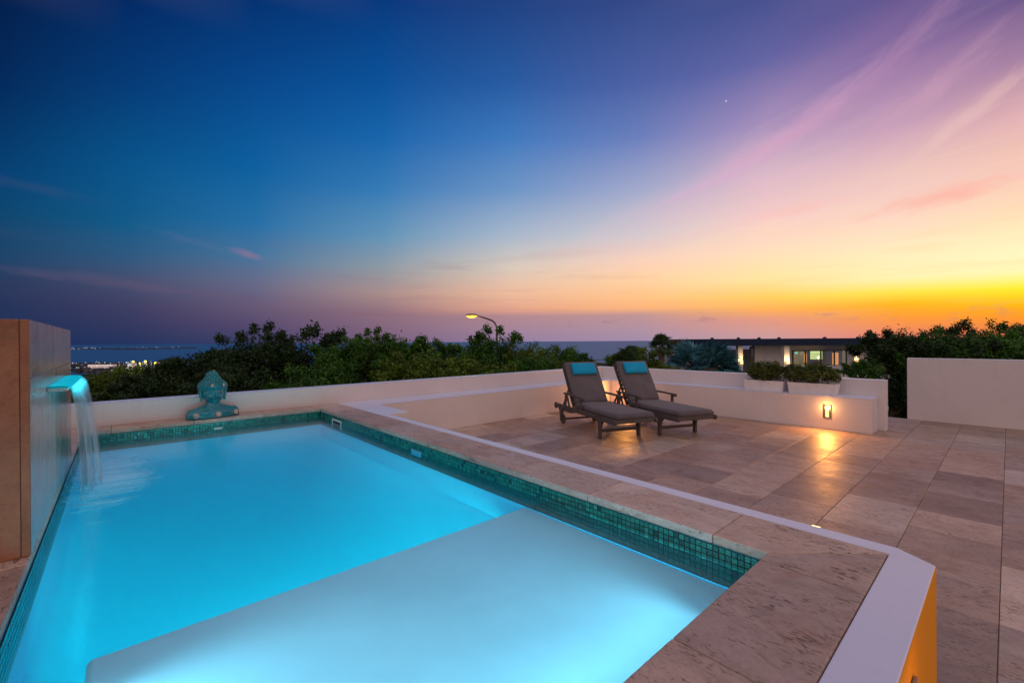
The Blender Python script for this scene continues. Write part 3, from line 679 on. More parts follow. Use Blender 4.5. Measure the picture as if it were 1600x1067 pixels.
def leaf_mesh(name, centers, radii, n, size, seed, asp=2.1, up=.25, flat=1.0):
    g_ = np.random.default_rng(seed); centers = np.array(centers); radii = np.array(radii)
    wts = radii ** 1.5; wts = wts / wts.sum(); k = g_.choice(len(centers), n, p=wts)
    d = g_.normal(size=(n, 3)); d /= np.linalg.norm(d, axis=1)[:, None]
    rr = radii[k] * (g_.random(n) ** .38) * (1 + .22 * g_.normal(size=n).clip(-1, 2.2))
    P = centers[k] + d * rr[:, None] * np.array([1, 1, flat])
    nrm = d + g_.normal(size=(n, 3)) * .8 + np.array([0, 0, up]); nrm /= np.linalg.norm(nrm, axis=1)[:, None]
    tmp = g_.normal(size=(n, 3)); a = np.cross(nrm, tmp); a /= np.linalg.norm(a, axis=1)[:, None]; b = np.cross(nrm, a)
    s = size * g_.uniform(.55, 1.35, n)[:, None]
    V = np.stack([P - a * s, P + b * s / asp + nrm * s * .12, P + a * s, P - b * s / asp + nrm * s * .12], 1).reshape(-1, 3)
    F = np.arange(4 * n).reshape(n, 4)
    me = bpy.data.meshes.new(name); me.vertices.add(4 * n); me.vertices.foreach_set('co', V.ravel()); me.loops.add(4 * n); me.loops.foreach_set('vertex_index', F.ravel())
    me.polygons.add(n); me.polygons.foreach_set('loop_start', np.arange(n) * 4); me.polygons.foreach_set('loop_total', np.full(n, 4))
    clt = g_.random(len(centers))[k]; tn = (.55 * clt + .45 * g_.random(n))
    ca = me.color_attributes.new('tint', 'FLOAT_COLOR', 'CORNER'); cc = np.ones((n, 4, 4)); cc[:, :, 0] = tn[:, None]; ca.data.foreach_set('color', cc.ravel())
    me.update(); return me
def planter(name, x0_, x1_, y0_, y1_, seed, label, slabel, hgt):
    cx0 = (x0_ + x1_) / 2; cy0 = (y0_ + y1_) / 2; wx, wy, h = (x1_ - x0_) / 2, (y1_ - y0_) / 2, .185
    t = empty('planter_box', (cx0, cy0, HC + .0005)); tag(t, label, 'planter', 'pale planter boxes on the ledge')
    bm = bmesh.new(); tpr = .93
    def ring(z, sx, sy): return [bm.verts.new((sx * i, sy * j, z)) for i, j in ((-1, -1), (1, -1), (1, 1), (-1, 1))]
    r0 = ring(0, wx * tpr, wy * tpr); r1 = ring(h, wx, wy); r2 = ring(h, wx - .022, wy - .022); r3 = ring(h - .03, wx - .026, wy - .026)
    bm.faces.new(r0[::-1])
    for a, b in ((r0, r1), (r1, r2), (r2, r3)):
        for i in range(4): bm.faces.new((a[i], a[(i + 1) % 4], b[(i + 1) % 4], b[i]))
    bm.normal_update(); me = bpy.data.meshes.new('box'); bm.to_mesh(me); bm.free()
    bevel(link('box', me, simple('planter_concrete', (.70, .66, .64), .8, var=.1, bump=.4, bscale=30), t), .006)
    MB().box(-wx + .026, wx - .026, -wy + .026, wy - .026, h - .06, h - .03).build('soil', simple('soil', (.03, .02, .014), 1), t)
    s = empty('shrub', (cx0, cy0, HC + h - .03)); tag(s, slabel, 'shrub', 'bushy shrubs growing in the planter boxes')
    g_ = random.Random(seed); st = MB(); cs = []; rs = []
    for i in range(18):
        bx_ = g_.uniform(-wx * .8, wx * .8); by_ = g_.uniform(-wy * .5, wy * .5)
        tx = bx_ * 1.12 + g_.uniform(-.08, .08); ty = by_ + g_.uniform(-.08, .08); tz = hgt * g_.uniform(.6, 1.0)
        m_ = ((bx_ + tx) / 2 + g_.uniform(-.03, .03), (by_ + ty) / 2, tz * .5)
        st.tube([(bx_, by_, -.02), m_, (tx, ty, tz)], [.006, .005, .002], 5)
        for q in range(3):
            cs.append((tx + g_.uniform(-.06, .06), ty + g_.uniform(-.05, .05), tz * g_.uniform(.45, 1))); rs.append(g_.uniform(.055, .10))
    st.build('stems', m_bark, s)
    link('foliage', leaf_mesh('shrub_foliage', cs, rs, 6500, .023, seed, 2.1), m_shrub, s)
planter('a', -3.36, -2.68, 8.86, 9.13, 11, 'pale rectangular planter on the ledge, the one farther from the slot light', 'bushy green shrub in the planter nearer the loungers', .34)
planter('b', -2.62, -1.90, 8.85, 9.12, 12, 'pale rectangular planter on the ledge, right above the slot light', 'bushy yellow-green shrub in the planter above the slot light', .35)

# ---- sun loungers
def wood(name, c0, c1):
    M = MN(name); v = M.coord(2, 26, 26); n1 = M.noise(v, 1.6, 6, .65, .5); n2 = M.noise(M.coord(), 4, 4, .6)
    c = M.mix(M.mr(n1, .3, .7), c0 + (1,), c1 + (1,)); c = M.mix(M.math('MULTIPLY', M.mr(n2, .5, .8), .4), c, tuple(x * .7 for x in c0) + (1,))
    M.bsdf(c, .75, 0, M.bump(n1, .5, .002), .3); return M.m
m_teak = wood('weathered_teak', (.055, .045, .042), (.135, .108, .098))
def fabric(name, col, sc1=900):
    M = MN(name); v = M.coord(); n1 = M.noise(v, 3.5, 5, .6, .4); w1 = M.noise(v, 260, 2, .5)
    c = tuple(col); cc = M.mix(M.mr(n1, .3, .7), tuple(x * .84 for x in c) + (1,), tuple(x * 1.12 for x in c) + (1,))
    M.bsdf(cc, .92, 0, M.bump(M.math('ADD', M.math('MULTIPLY', w1, .25), n1), .45, .012), .15, Sheen_Weight=.15); return M.m
m_taupe = fabric('taupe_canvas', (.118, .106, .120)); m_teal = fabric('teal_canvas', (.006, .32, .58)); m_pipe = fabric('piping_canvas', (.10, .07, .06))
def cushion(w, l, h, name, m, parent, mat4, sub=1, piping=True, seed=1):
    """soft cushion: length along x (0..l), width y, thickness z (0..h)"""
    nx_, ny_ = 14, 8; vs = []; fs = []; idx = {}
    rg = random.Random(seed)
    def pt(i, j, top):
        x = i / nx_; y = j / ny_ * 2 - 1
        e = min(1, min(x, 1 - x) * l / .045); e2 = min(1, (1 - abs(y)) * w / 2 / .045)
        r_ = math.sqrt(max(0, 1 - (1 - min(1, e)) ** 2)) * math.sqrt(max(0, 1 - (1 - min(1, e2)) ** 2))
        th = h * (.5 + .5 * r_ * (.90 + .10 * math.cos(y * 1.4))) if top else h * (.5 - .5 * r_)
        return (x * l, y * w / 2, th + (rg.uniform(-.0012, .0012) if top else 0))
    # denser rows near the rim
    xsn = [0, .012, .03, .06, .14, .25, .37, .5, .63, .75, .86, .94, .97, .988, 1]; ysn = [-1, -.965, -.9, -.8, -.5, 0, .5, .8, .9, .965, 1]
    def val(x, y, top):
        ex = min(1, min(x, 1 - x) * l / .04); ey = min(1, (1 - abs(y)) * w / 2 / .04)
        r_ = math.sqrt(1 - (1 - ex) ** 2) * math.sqrt(1 - (1 - ey) ** 2)
        th = h * (.42 + .58 * r_ * (.9 + .1 * math.cos(y * 1.5))) if top else h * (.42 - .42 * r_)
        wob = .004 * math.sin(x * 11 + seed) * math.cos(y * 4 + seed) * r_ if top else 0
        return (x * l, y * w / 2, th + wob)
    A, B = len(xsn), len(ysn)
    for top in (True, False):
        for i in range(A):
            for j in range(B): vs.append(val(xsn[i], ysn[j], top))
    for i in range(A - 1):
        for j in range(B - 1):
            a = i * B + j; fs.append((a, a + B, a + B + 1, a + 1)); b = A * B + a; fs.append((b, b + 1, b + B + 1, b + B))
    mb = MB().add(vs, fs); me = mb.mesh(name); bm = bmesh.new(); bm.from_mesh(me); bmesh.ops.remove_doubles(bm, verts=bm.verts, dist=.0004)
    bmesh.ops.recalc_face_normals(bm, faces=bm.faces); bm.to_mesh(me); bm.free(); me.transform(mat4)
    o = link(name, me, m, parent); smooth(o)
    if piping:
        hz = h * .42; rr = .03; pts = []
        for cxx, cyy_, a0 in ((l - rr, w / 2 - rr, 0), (rr, w / 2 - rr, 90), (rr, -w / 2 + rr, 180), (l - rr, -w / 2 + rr, 270)):
            for k in range(5): t = R(a0 + k * 22.5); pts.append(mat4 @ Vector((cxx + (rr + .001) * math.cos(t), cyy_ + (rr + .001) * math.sin(t), hz)))
        pts.append(pts[0]); MB().tube(pts, .0042, 6, 0, False).build('piping', m_pipe, o)
    return o
def make_lounger():
    t = empty('sun_lounger')
    HL = .345; RZ0, RZ1 = .285, .345                          # half width, side rail
    # side rails with a scrolled rear end
    for s in (-1, 1):
        y = s * HL; rail = MB()
        rail.bar((.05, y, .315), (2.04, y, .315), .035, .07)
        for k in range(6):                                   # scroll
            a0, a1 = R(90 + k * 38), R(90 + (k + 1) * 38); c = Vector((.055, y, .298)); r0 = .052 - k * .004; r1 = .052 - (k + 1) * .004
            rail.bar(c + Vector((math.cos(a0) * r0, 0, math.sin(a0) * r0)), c + Vector((math.cos(a1) * r1, 0, math.sin(a1) * r1)), .035, .032, 0, (0, 1, 0))
        rail.tube([(2.045, y - .018, .315), (2.045, y + .018, .315)], .036, 14)
        bevel(rail.build('side_rail', m_teak, t), .004)
    cr_ = MB(); 
    cr_.bar((2.035, -HL + .018, .318), (2.035, HL - .018, .318), .03, .055)
    bevel(cr_.build('foot_rail', m_teak, t), .004)
    def leg(x, y, wheel):
        l = MB(); prof = [(0.0 if not wheel else .05, .030), (.10, .030), (.17, .034), (.225, .050), (.262, .078), (.280, .095)]
        prev = None; vs = []; fs = []
        for z, hw in prof:
            for i, j in ((-1, -1), (1, -1), (1, 1), (-1, 1)): vs.append((x + hw * i, y + .0195 * j, z))
        n_ = len(prof)
        for k in range(n_ - 1):
            for q in range(4): fs.append((k * 4 + q, k * 4 + (q + 1) % 4, (k + 1) * 4 + (q + 1) % 4, (k + 1) * 4 + q))
        fs += [(3, 2, 1, 0), tuple((n_ - 1) * 4 + q for q in range(4))]
        l.add(vs, fs); o = l.build('leg', m_teak, t); bevel(o, .003); return o
    for s in (-1, 1):
        leg(1.62, s * (HL - .002), False); leg(.27, s * (HL - .002), True)
        wh = MB().tube([(.285, s * (HL - .030) - .014, .085), (.285, s * (HL - .030) + .014, .085)], .085, 24); o = wh.build('wheel', m_teak, t); bevel(o, .004)
        MB().tube([(.285, s * (HL + .001), .085), (.285, s * (HL + .026), .085)], .012, 10).build('axle_cap', m_steel, o)
    bevel(MB().bar((.285, -HL + .06, .085), (.285, HL - .06, .085), .03, .03).build('axle', m_teak, t), .003)
    bevel(MB().bar((1.62, -HL + .02, .12), (1.62, HL - .02, .12), .022, .045).build('stretcher', m_teak, t), .003)
    bevel(MB().box(.16, .62, -HL + .022, HL - .022, .235, .250).build('shelf_board', m_teak, t), .003)
    sl = MB()
    for k in range(19): x = .70 + k * .07; sl.box(x, x + .052, -HL + .018, HL - .018, .318, .336)
    bevel(sl.build('slats', m_teak, t), .002)
    # arms
    for s in (-1, 1):
        y = s * (HL + .022); a = MB()
        a.bar((.46, y, .57), (1.10, y, .552), .058, .026); a.tube([(1.115, y - .029, .540), (1.115, y + .029, .540)], .027, 12)
        o = a.build('armrest', m_teak, t); bevel(o, .004)
        for a_, b_2, w_ in (((1.05, .538), (1.04, .29), .055), ((.51, .556), (.47, .29), .055), ((.54, .555), (.66, .30), .04)):
            p = MB().bar((a_[0], s * (HL + .020), a_[1]), (b_2[0], s * (HL + .020), b_2[1]), .024 if w_ > .05 else .020, w_); bevel(p.build('arm_post', m_teak, t), .003)
    # reclining back
    hx, hz = .68, .345; ang = R(59); d = Vector((-math.cos(ang), 0, math.sin(ang))); n_ = Vector((math.sin(ang), 0, math.cos(ang))); bl = .80
    bf = MB()
    for s in (-1, 1): bf.bar(Vector((hx, s * (HL - .045), hz)) , Vector((hx, s * (HL - .045), hz)) + d * bl, .03, .04, 0, (0, 1, 0))
    for k in range(9): c = Vector((hx, 0, hz)) + d * (.06 + k * .085); bf.bar(c + Vector((0, -HL + .06, 0)), c + Vector((0, HL - .06, 0)), .05, .016, 0, n_)
    c = Vector((hx, 0, hz)) + d * bl; bf.bar(c + Vector((0, -HL + .03, 0)), c + Vector((0, HL - .03, 0)), .05, .03, 0, n_)
    bevel(bf.build('back_frame', m_teak, t), .003)
    for s in (-1, 1):
        st = MB().bar(Vector((hx, s * (HL - .08), hz)) + d * .42, (.20, s * (HL - .08), .32), .022, .03); bevel(st.build('back_strut', m_teak, t), .003)
    # cushions
    cushion(.655, 1.33, .098, 'seat_cushion', m_taupe, t, Matrix.Translation((.725, 0, .338)), seed=1)
    rot = Matrix((( d.x, 0, n_.x, hx + .03 + n_.x * .012), (0, -1, 0, 0), (d.z, 0, n_.z, hz + .045 + n_.z * .012), (0, 0, 0, 1)))
    cb = cushion(.655, .80, .085, 'back_cushion', m_taupe, t, rot, seed=3)
    o_ = Vector((hx + .03, 0, hz + .045)) + d * .515 + n_ * .090
    rot2 = Matrix(((d.x, 0, n_.x, o_.x), (0, -1, 0, 0), (d.z, 0, n_.z, o_.z), (0, 0, 0, 1)))
    pl = cushion(.47, .225, .075, 'pillow', m_teal, t, rot2, piping=False, seed=5)
    return t
ha = math.atan2(-.379, .925)
l1 = make_lounger(); l1.location = (-5.509, 6.393, 0); l1.rotation_euler = (0, 0, ha)
tag(l1, 'teak steamer lounger with taupe cushion and teal pillow, the one nearer the pool', 'sun lounger', 'teak sun loungers')
l2 = copy_tree(l1); l2.location = (-5.018, 7.265, 0)
tag(l2, 'teak steamer lounger with taupe cushion and teal pillow, the one nearer the planter boxes', 'sun lounger', 'teak sun loungers')
for c_ in l2.children:
    if c_.name.startswith('back_cushion'): pass

# ---- bust
bx0 = Vector((-6.735, .885, HC)); bust = empty('statue_bust', bx0, R(10)); bust.scale = (.92, .90, .96); tag(bust, 'teal glazed head-and-shoulders statue with curled hair on the pool rim', 'statue')
def glaze(name, c0, c1, rough=.22):
    M = MN(name); v = M.coord(); n1 = M.noise(v, 7, 5, .6, .5)
    cc = M.mix(M.mr(n1, .3, .7), c0 + (1,), c1 + (1,)); M.bsdf(cc, rough, 0, M.bump(M.noise(v, 30, 4, .6), .2, .004), .5, Coat_Weight=.25, Coat_Roughness=.12); return M.m
m_glz = glaze('teal_glaze', (.003, .11, .14), (.008, .20, .23), .34); m_flower = simple('pale_pink_paint', (.62, .40, .33), .6, bump=.3)
# local: faces +x, y left-right, z up
b_ = MB()
def ell(c, r3, n=20): b_.ball(c, 1, n, 0, r3)
lv = [(-.02, .300, .125, .0), (.0, .318, .135, .0), (.03, .326, .140, .0), (.06, .322, .138, -.002), (.09, .304, .132, -.006), (.115, .270, .122, -.01), (.135, .218, .110, -.012), (.152, .158, .098, -.01), (.170, .108, .086, -.004), (.195, .084, .078, 0), (.23, .078, .075, .004), (.27, .08, .078, .006)]
vs = []; fs = []; NN = 36
for z, hw, dp, xo in lv:
    for k in range(NN):
        t_ = 2 * math.pi * k / NN; c_, s_ = math.cos(t_), math.sin(t_); e_ = .8
        vs.append((xo + dp * math.copysign(abs(c_) ** e_, c_), hw * math.copysign(abs(s_) ** e_, s_), z))
for i in range(len(lv) - 1):
    for k in range(NN): fs.append((i * NN + k, i * NN + (k + 1) % NN, (i + 1) * NN + (k + 1) % NN, (i + 1) * NN + k))
fs += [tuple(range(NN))[::-1], tuple(range((len(lv) - 1) * NN, len(lv) * NN))]
b_.add(vs, fs)
for s in (-1, 1): ell((.055, s * .11, .070), (.09, .12, .058)); ell((-.005, s * .262, .045), (.095, .062, .085))
ell((0, 0, .325), (.130, .134, .125)); ell((.018, 0, .275), (.110, .116, .085)); ell((.058, 0, .222), (.055, .058, .034))
ell((-.012, 0, .412), (.155, .170, .098)); ell((-.02, 0, .49), (.095, .098, .075)); ell((-.02, 0, .545), (.066, .068, .062))
# face
b_.tube([(.118, 0, .372), (.138, 0, .325), (.158, 0, .290), (.148, 0, .272)], [.010, .013, .018, .014], 10)
for s in (-1, 1):
    ell((.138, s * .016, .281), (.016, .012, .011), 10)
    b_.tube([(.122, s * .012, .372), (.126, s * .035, .387), (.116, s * .066, .383), (.098, s * .090, .366)], [.006, .008, .008, .005], 8)   # brow
    ell((.109, s * .045, .345), (.022, .030, .019), 12)                                           # lid
    b_.tube([(.128, s * .020, .338), (.128, s * .042, .331), (.116, s * .066, .335)], [.003, .004, .003], 6)
    ell((.098, s * .058, .285), (.035, .032, .035), 12)                                           # cheek
    # long ears
    b_.tube([(.0, s * .150, .385), (.0, s * .158, .36), (.0, s * .150, .31), (.008, s * .142, .262), (.012, s * .142, .225)], [.014, .022, .020, .016, .020], 10)
b_.tube([(.128, -.034, .252), (.138, -.014, .247), (.140, 0, .2455), (.138, .014, .247), (.128, .034, .252)], [.003, .007, .006, .007, .003], 8)
b_.tube([(.128, -.026, .241), (.136, 0, .232), (.128, .026, .241)], [.003, .0085, .003], 8)
# neck creases, robe edge running from one shoulder to the chest
for z, rr in ((.178, .083), (.155, .094), (.135, .112)):
    b_.tube([(rr * math.cos(t) * 1.02 - .003, rr * math.sin(t), z - .012 * math.cos(t)) for t in [R(-110 + 22 * k) for k in range(11)]], .0075, 8)
for k in range(4):
    b_.tube([(-.02, .16 + .018 * k, .135 - .008 * k), (.05, .125 + .015 * k, .128 - .008 * k), (.098, .07 + .012 * k, .10 - .012 * k), (.128, 0 + .01 * k, .058 - .012 * k), (.135, -.05 + .01 * k, .015 - .004 * k)], .0085, 8)
me = b_.mesh('bust_body'); bd = link('body', me, m_glz, bust)
md = bd.modifiers.new('remesh', 'REMESH'); md.mode = 'VOXEL'; md.voxel_size = .0042; md.use_smooth_shade = True
ms_ = bd.modifiers.new('smooth', 'SMOOTH'); ms_.factor = .5; ms_.iterations = 3
bm = bmesh.new(); bm.from_mesh(me); bmesh.ops.bisect_plane(bm, geom=bm.verts[:] + bm.edges[:] + bm.faces[:], plane_co=(0, 0, .002), plane_no=(0, 0, -1), clear_outer=True)
bmesh.ops.holes_fill(bm, edges=[e for e in bm.edges if e.is_boundary]); bm.to_mesh(me); bm.free()
cu = MB()
def curls(c, r3, z0, z1, n):
    ga = math.pi * (3 - math.sqrt(5))
    for i in range(n):
        zz = 1 - 2 * (i + .5) / n; rr = math.sqrt(1 - zz * zz); t = ga * i
        p = (c[0] + r3[0] * rr * math.cos(t), c[1] + r3[1] * rr * math.sin(t), c[2] + r3[2] * zz)
        if z0 < p[2] < z1 and not (p[0] > .05 and p[2] < .405): cu.ball(p, .0125, 6, 0, (1, 1, 1.1))
curls((-.012, 0, .412), (.155, .170, .098), .345, .50, 300); curls((-.02, 0, .49), (.095, .098, .075), .47, .56, 130); curls((-.02, 0, .545), (.066, .068, .062), .545, .62, 70)
smooth(cu.build('hair_curls', m_glz, bust))
def flower(p, nrm, r, pet=7):
    p = Vector(p); nrm = Vector(nrm).normalized(); a = nrm.cross(Vector((0, 0, 1))).normalized(); b = a.cross(nrm); f = MB()
    for k in range(pet):
        t = 2 * math.pi * k / pet; d_ = a * math.cos(t) + b * math.sin(t); q = nrm.cross(d_)
        vs = [p + nrm * .004, p + d_ * r * .5 + q * r * .24 + nrm * .010, p + d_ * r + nrm * .006, p + d_ * r * .5 - q * r * .24 + nrm * .010, p + d_ * r * .5 - nrm * .004]
        f.add(vs, [(0, 1, 2, 3), (1, 0, 4), (2, 1, 4), (3, 2, 4), (0, 3, 4)])
    f.ball(p + nrm * .008, r * .25, 8); return f.build('flower', m_flower, bust)
flower((.138, .02, .052), (1, .1, .25), .042, 9); flower((.100, -.232, .055), (1, -.45, .2), .042, 8); flower((.098, .252, .055), (1, .35, .2), .042, 8)
flower((.145, -.052, .432), (1, -.4, .15), .026, 6); flower((.132, .085, .432), (.9, .6, .15), .026, 6); flower((-.02, .02, .612), (.3, 0, 1), .014, 6)

# ================================================================== the landscape below
FHv, RHv = Vector((FW.x, FW.y, 0)).normalized(), Vector((RT.x, RT.y, 0)).normalized()
gn = np.random.default_rng(7)
def hill(r, a):
    # a: bearing from the view axis in degrees
    if r < 14: z = -3.2
    elif r < 90: z = -3.2 - (r - 14) * .085
    elif r < 1200: z = -9.66 - (r - 90) * (67.4 / 1110)
    else: z = -77.0 - (r - 1200) * (4.5 / 650)
    return z
rs = [0, 6, 9, 12, 16, 22, 30, 40, 55, 75, 100, 140, 190, 260, 350, 470, 620, 800, 1000, 1200, 1400, 1600, 1800, 1860, 1900]
vs = []; fs = []; NA = 120
for i, r in enumerate(rs):
    for k in range(NA):
        a = 2 * math.pi * k / NA; d = FHv * math.cos(a) + RHv * math.sin(a)
        z = hill(r, 0) + gn.normal() * min(r * .006, 1.6) * (1 if 10 < r < 1200 else .2)
        rr = r
        if r >= 1860: rr = r + 60 * math.sin(a * 9) + 40 * math.sin(a * 23 + 1); z = -80.6 if r > 1861 else -79.2
        vs.append(tuple(d * rr + Vector((0, 0, z))))
for i in range(len(rs) - 1):
    for k in range(NA): fs.append((i * NA + k, (i + 1) * NA + k, (i + 1) * NA + (k + 1) % NA, i * NA + (k + 1) % NA))
M = MN('scrub_hillside'); v = M.coord(); n1 = M.noise(v, .06, 8, .7); n2 = M.noise(v, .9, 6, .7)
c = M.mix(M.mr(n1, .35, .65), (.010, .018, .006, 1), (.034, .042, .012, 1)); c = M.mix(M.math('MULTIPLY', M.mr(n2, .5, .7), .5), c, (.006, .010, .004, 1)); M.bsdf(c, 1, 0, M.bump(n2, .8, .5), .1)
land = MB().add(vs, fs).build('hillside', M.m); smooth(land); tag(land, kind='structure')
# sea
M = MN('sea'); v = M.coord(); n1 = M.noise(M.coord(.02, .02, .02), 1.2, 6, .65); n2 = M.noise(M.coord(.0008, .0008, .0008), 1, 5, .6)
rr_ = M.mr(n2, .3, .7, .22, .36)
M.bsdf((.018, .12, .31, 1), .5, 0, M.bump(n1, .35, 3.0), .22); 
vs = [(0, 0, -80)]; nS = 128
rad = [1500, 4000, 12000, 42000]
vs = []; fs = []
for r in rad:
    for k in range(nS): a = 2 * math.pi * k / nS; vs.append((r * math.cos(a), r * math.sin(a), -80))
for i in range(3):
    for k in range(nS): fs.append((i * nS + k, i * nS + (k + 1) % nS, (i + 1) * nS + (k + 1) % nS, (i + 1) * nS + k))
tag(MB().add(vs, fs).build('sea', M.m), kind='structure')
# far spit of land
hd = MB(); tops = []
for k in range(41):
    px = 60 + k * 6.2; d = 6200 + 500 * math.sin(k * .2); p = CAM + (FHv + RHv * ((px - 800) / FPX)) * d; tops.append((p, 10 + 7 * abs(math.sin(k * .7)) * (1 - k / 55)))
vs = []; fs = []
for p, h in tops:
    back_ = (p - CAM).normalized() * 900
    for q, z in ((p, -81), (p + back_ * .2, -80 + h), (p + back_, -80 + h * .8), (p + back_ * 1.3, -81)): vs.append((q.x, q.y, z))
for k in range(40):
    for j in range(3): a = k * 4 + j; fs.append((a, a + 4, a + 5, a + 1))
tag(MB().add(vs, fs).build('far_headland', simple('far_land', (.010, .016, .022), 1, bump=0)), kind='structure')
def ptlights(name, pts, m, label):
    b = MB()
    for p, r in pts: b.ball(p, r, 6)
    o = b.build(name, m); o['kind'] = 'stuff'; o['label'] = label; o['category'] = 'lights'; return o
def glow(name, c, s):
    m = emit(name, c, s); m.cycles.emission_sampling = 'NONE'; return m
rg = random.Random(3)
pts = []
for k in range(60):
    px = rg.choice((rg.uniform(108, 150), rg.uniform(190, 285), rg.uniform(108, 290))); d = rg.uniform(5900, 8200); p = CAM + (FHv + RHv * ((px - 800) / FPX)) * d; pts.append(((p.x, p.y, -80 + rg.uniform(6, 22)), rg.choice((3, 4, 5, 7))))
ptlights('far_shore_lights', pts, glow('far_shore_light', (.85, .8, 1.0), .30), 'string of tiny pale lights on the far shore across the bay')
# the town on the coast below
def ground_z(d): return hill(d, 0)
bt = MB(); 
for k in range(230):
    px = rg.uniform(96, 345); d = rg.uniform(1150, 1820); p = CAM + (FHv + RHv * ((px - 800) / FPX)) * d; z = ground_z(d)
    w_, h_ = rg.uniform(8, 26), rg.uniform(4, 9); a = rg.uniform(0, 1.5); ca, sa = math.cos(a), math.sin(a); hw = rg.uniform(5, 10)
    q = [(p.x + ca * i * w_ / 2 - sa * j * hw / 2, p.y + sa * i * w_ / 2 + ca * j * hw / 2) for i, j in ((-1, -1), (1, -1), (1, 1), (-1, 1))]
    bt.prism(q, z - 2, z + h_, rg.choice((0, 0, 1)))
o = bt.build('town_buildings', [simple('town_wall', (.035, .035, .045), .9, bump=0), simple('town_wall_pale', (.09, .08, .085), .9, bump=0)]); tag(o, 'low dark town buildings spread along the coast below', 'town', kind='stuff')
for mi, (nme, c, s, n, lab) in enumerate((('town_lights', (1.0, .85, .6), .9, 120, 'warm white lights scattered over the coastal town'), ('harbour_lights', (.65, .85, 1.0), .6, 90, 'cool white lights scattered over the coastal town'))):
    pts = []
    for k in range(n):
        px = rg.uniform(104, 345) if mi else rg.choice((rg.uniform(104, 345), rg.uniform(195, 260))); d = rg.uniform(1180, 1810); p = CAM + (FHv + RHv * ((px - 800) / FPX)) * d
        pts.append(((p.x, p.y, ground_z(d) + rg.uniform(4, 11)), rg.uniform(.6, 2.0)))
    ptlights(nme, pts, glow(nme, c, s), lab)
pts = []
for px, py, r in ((208, 565, 4.5), (218, 568, 4.2), (227, 564.5, 4.6), (243, 567, 4.8), (234, 572.5, 3)):
    d = 1700 if py < 570 else 1450; p = at(px, py, d); pts.append((tuple(p), r))
ptlights('floodlights', pts, glow('yellow_flood', (1.0, .72, .10), 3.4), 'bright yellow floodlights in the middle of the town')
def bigblock(px0, px1, py0, py1, d, m, label, mw):
    a = at(px0, py1, d); b = at(px1, py1, d); h = (py1 - py0) / FPX * d; t = empty('distant_building', (a + b) / 2); tag(t, label, 'building')
    ln_ = (b - a).length; ang = math.atan2(b.y - a.y, b.x - a.x); t.rotation_euler = (0, 0, ang)
    MB().box(-ln_ / 2, ln_ / 2, 0, 14, -6, h).build('block', m, t)
    MB().box(-ln_ / 2 - .4, ln_ / 2 + .4, -.4, 14.4, h + .01, h + .7).build('roof', m_darksteel, t)
    MB().box(-ln_ / 2 + .8, ln_ / 2 - .8, -.12, -.02, h * .35, h * .62).build('window_band', mw, t)
m_pinkb = MN('floodlit_pink_facade'); m_pinkb.bsdf((.9, .62, .5, 1), .8, 0, None, .2, Emission_Color=(.85, .45, .32, 1), Emission_Strength=.42)
m_palef = MN('floodlit_pale_facade'); m_palef.bsdf((.7, .6, .6, 1), .8, 0, None, .2, Emission_Color=(.6, .42, .42, 1), Emission_Strength=.24)
bigblock(255, 271, 563, 571, 1500, m_pinkb.m, 'floodlit pink box building at the right end of the town', glow('lit_win', (1, .9, .6), .8))
bigblock(137, 176, 569, 572, 1380, m_palef.m, 'long low pale hall on the left side of the town', glow('lit_win2', (1, .9, .7), 1.0))
bigblock(199, 206, 566.5, 572.5, 1420, m_palef.m, 'small pale tower block in the middle of the town', glow('lit_win3', (.6, .9, 1), .8))

# ---- trees
def tree_meshes(seed, flat=.8, n=9000, lsize=.045, spread=1.0, nclump=26):
    g_ = random.Random(seed); cs = []; rs_ = []; st = MB()
    st.tube([(0, 0, -7), (0, 0, -2.2), (.03, .02, -1.3), (-.02, .03, -.55)], [.13, .11, .085, .06], 8)
    for i in range(nclump):
        t = g_.uniform(0, 6.28); ph = math.acos(g_.uniform(-.45, 1)); r = g_.uniform(.45, .86) * spread
        p = (r * math.sin(ph) * math.cos(t), r * math.sin(ph) * math.sin(t), r * math.cos(ph) * flat)
        cs.append(p); rs_.append(g_.uniform(.17, .36))
        st.tube([(-.02, .03, -.6), (p[0] * .4 + g_.uniform(-.06, .06), p[1] * .4, p[2] * .35 - .22), (p[0] * .9, p[1] * .9, p[2] * .9)], [.035, .022, .006], 5)
    for i in range(26):                                       # sprigs that break the outline
        t = g_.uniform(0, 6.28); ph = math.acos(g_.uniform(-.1, 1)); r = g_.uniform(.95, 1.24) * spread
        p = (r * math.sin(ph) * math.cos(t), r * math.sin(ph) * math.sin(t), r * math.cos(ph) * flat); cs.append(p); rs_.append(g_.uniform(.08, .15)); cs.append(tuple(q * .9 for q in p)); rs_.append(.14)
        st.tube([(p[0] * .5, p[1] * .5, p[2] * .5 - .1), (p[0] * .85, p[1] * .8, p[2] * .7), tuple(q * .97 for q in p)], [.010, .006, .003], 4)
    me = leaf_mesh('crown%d' % seed, cs, rs_, n, lsize, seed, 2.2); return me, st.mesh('trunk%d' % seed)
variants = [tree_meshes(21 + i, flat=f_, n=n_, lsize=s_) for i, (f_, n_, s_) in enumerate(((.8, 13000, .042), (.9, 14000, .038), (.7, 12000, .046), (1.0, 14000, .038)))]
sparse = tree_meshes(40, .95, 6500, .036, 1.0, 34)
mats = {'A': m_leafA, 'B': m_leafB, 'C': m_leafC}
vm = {}
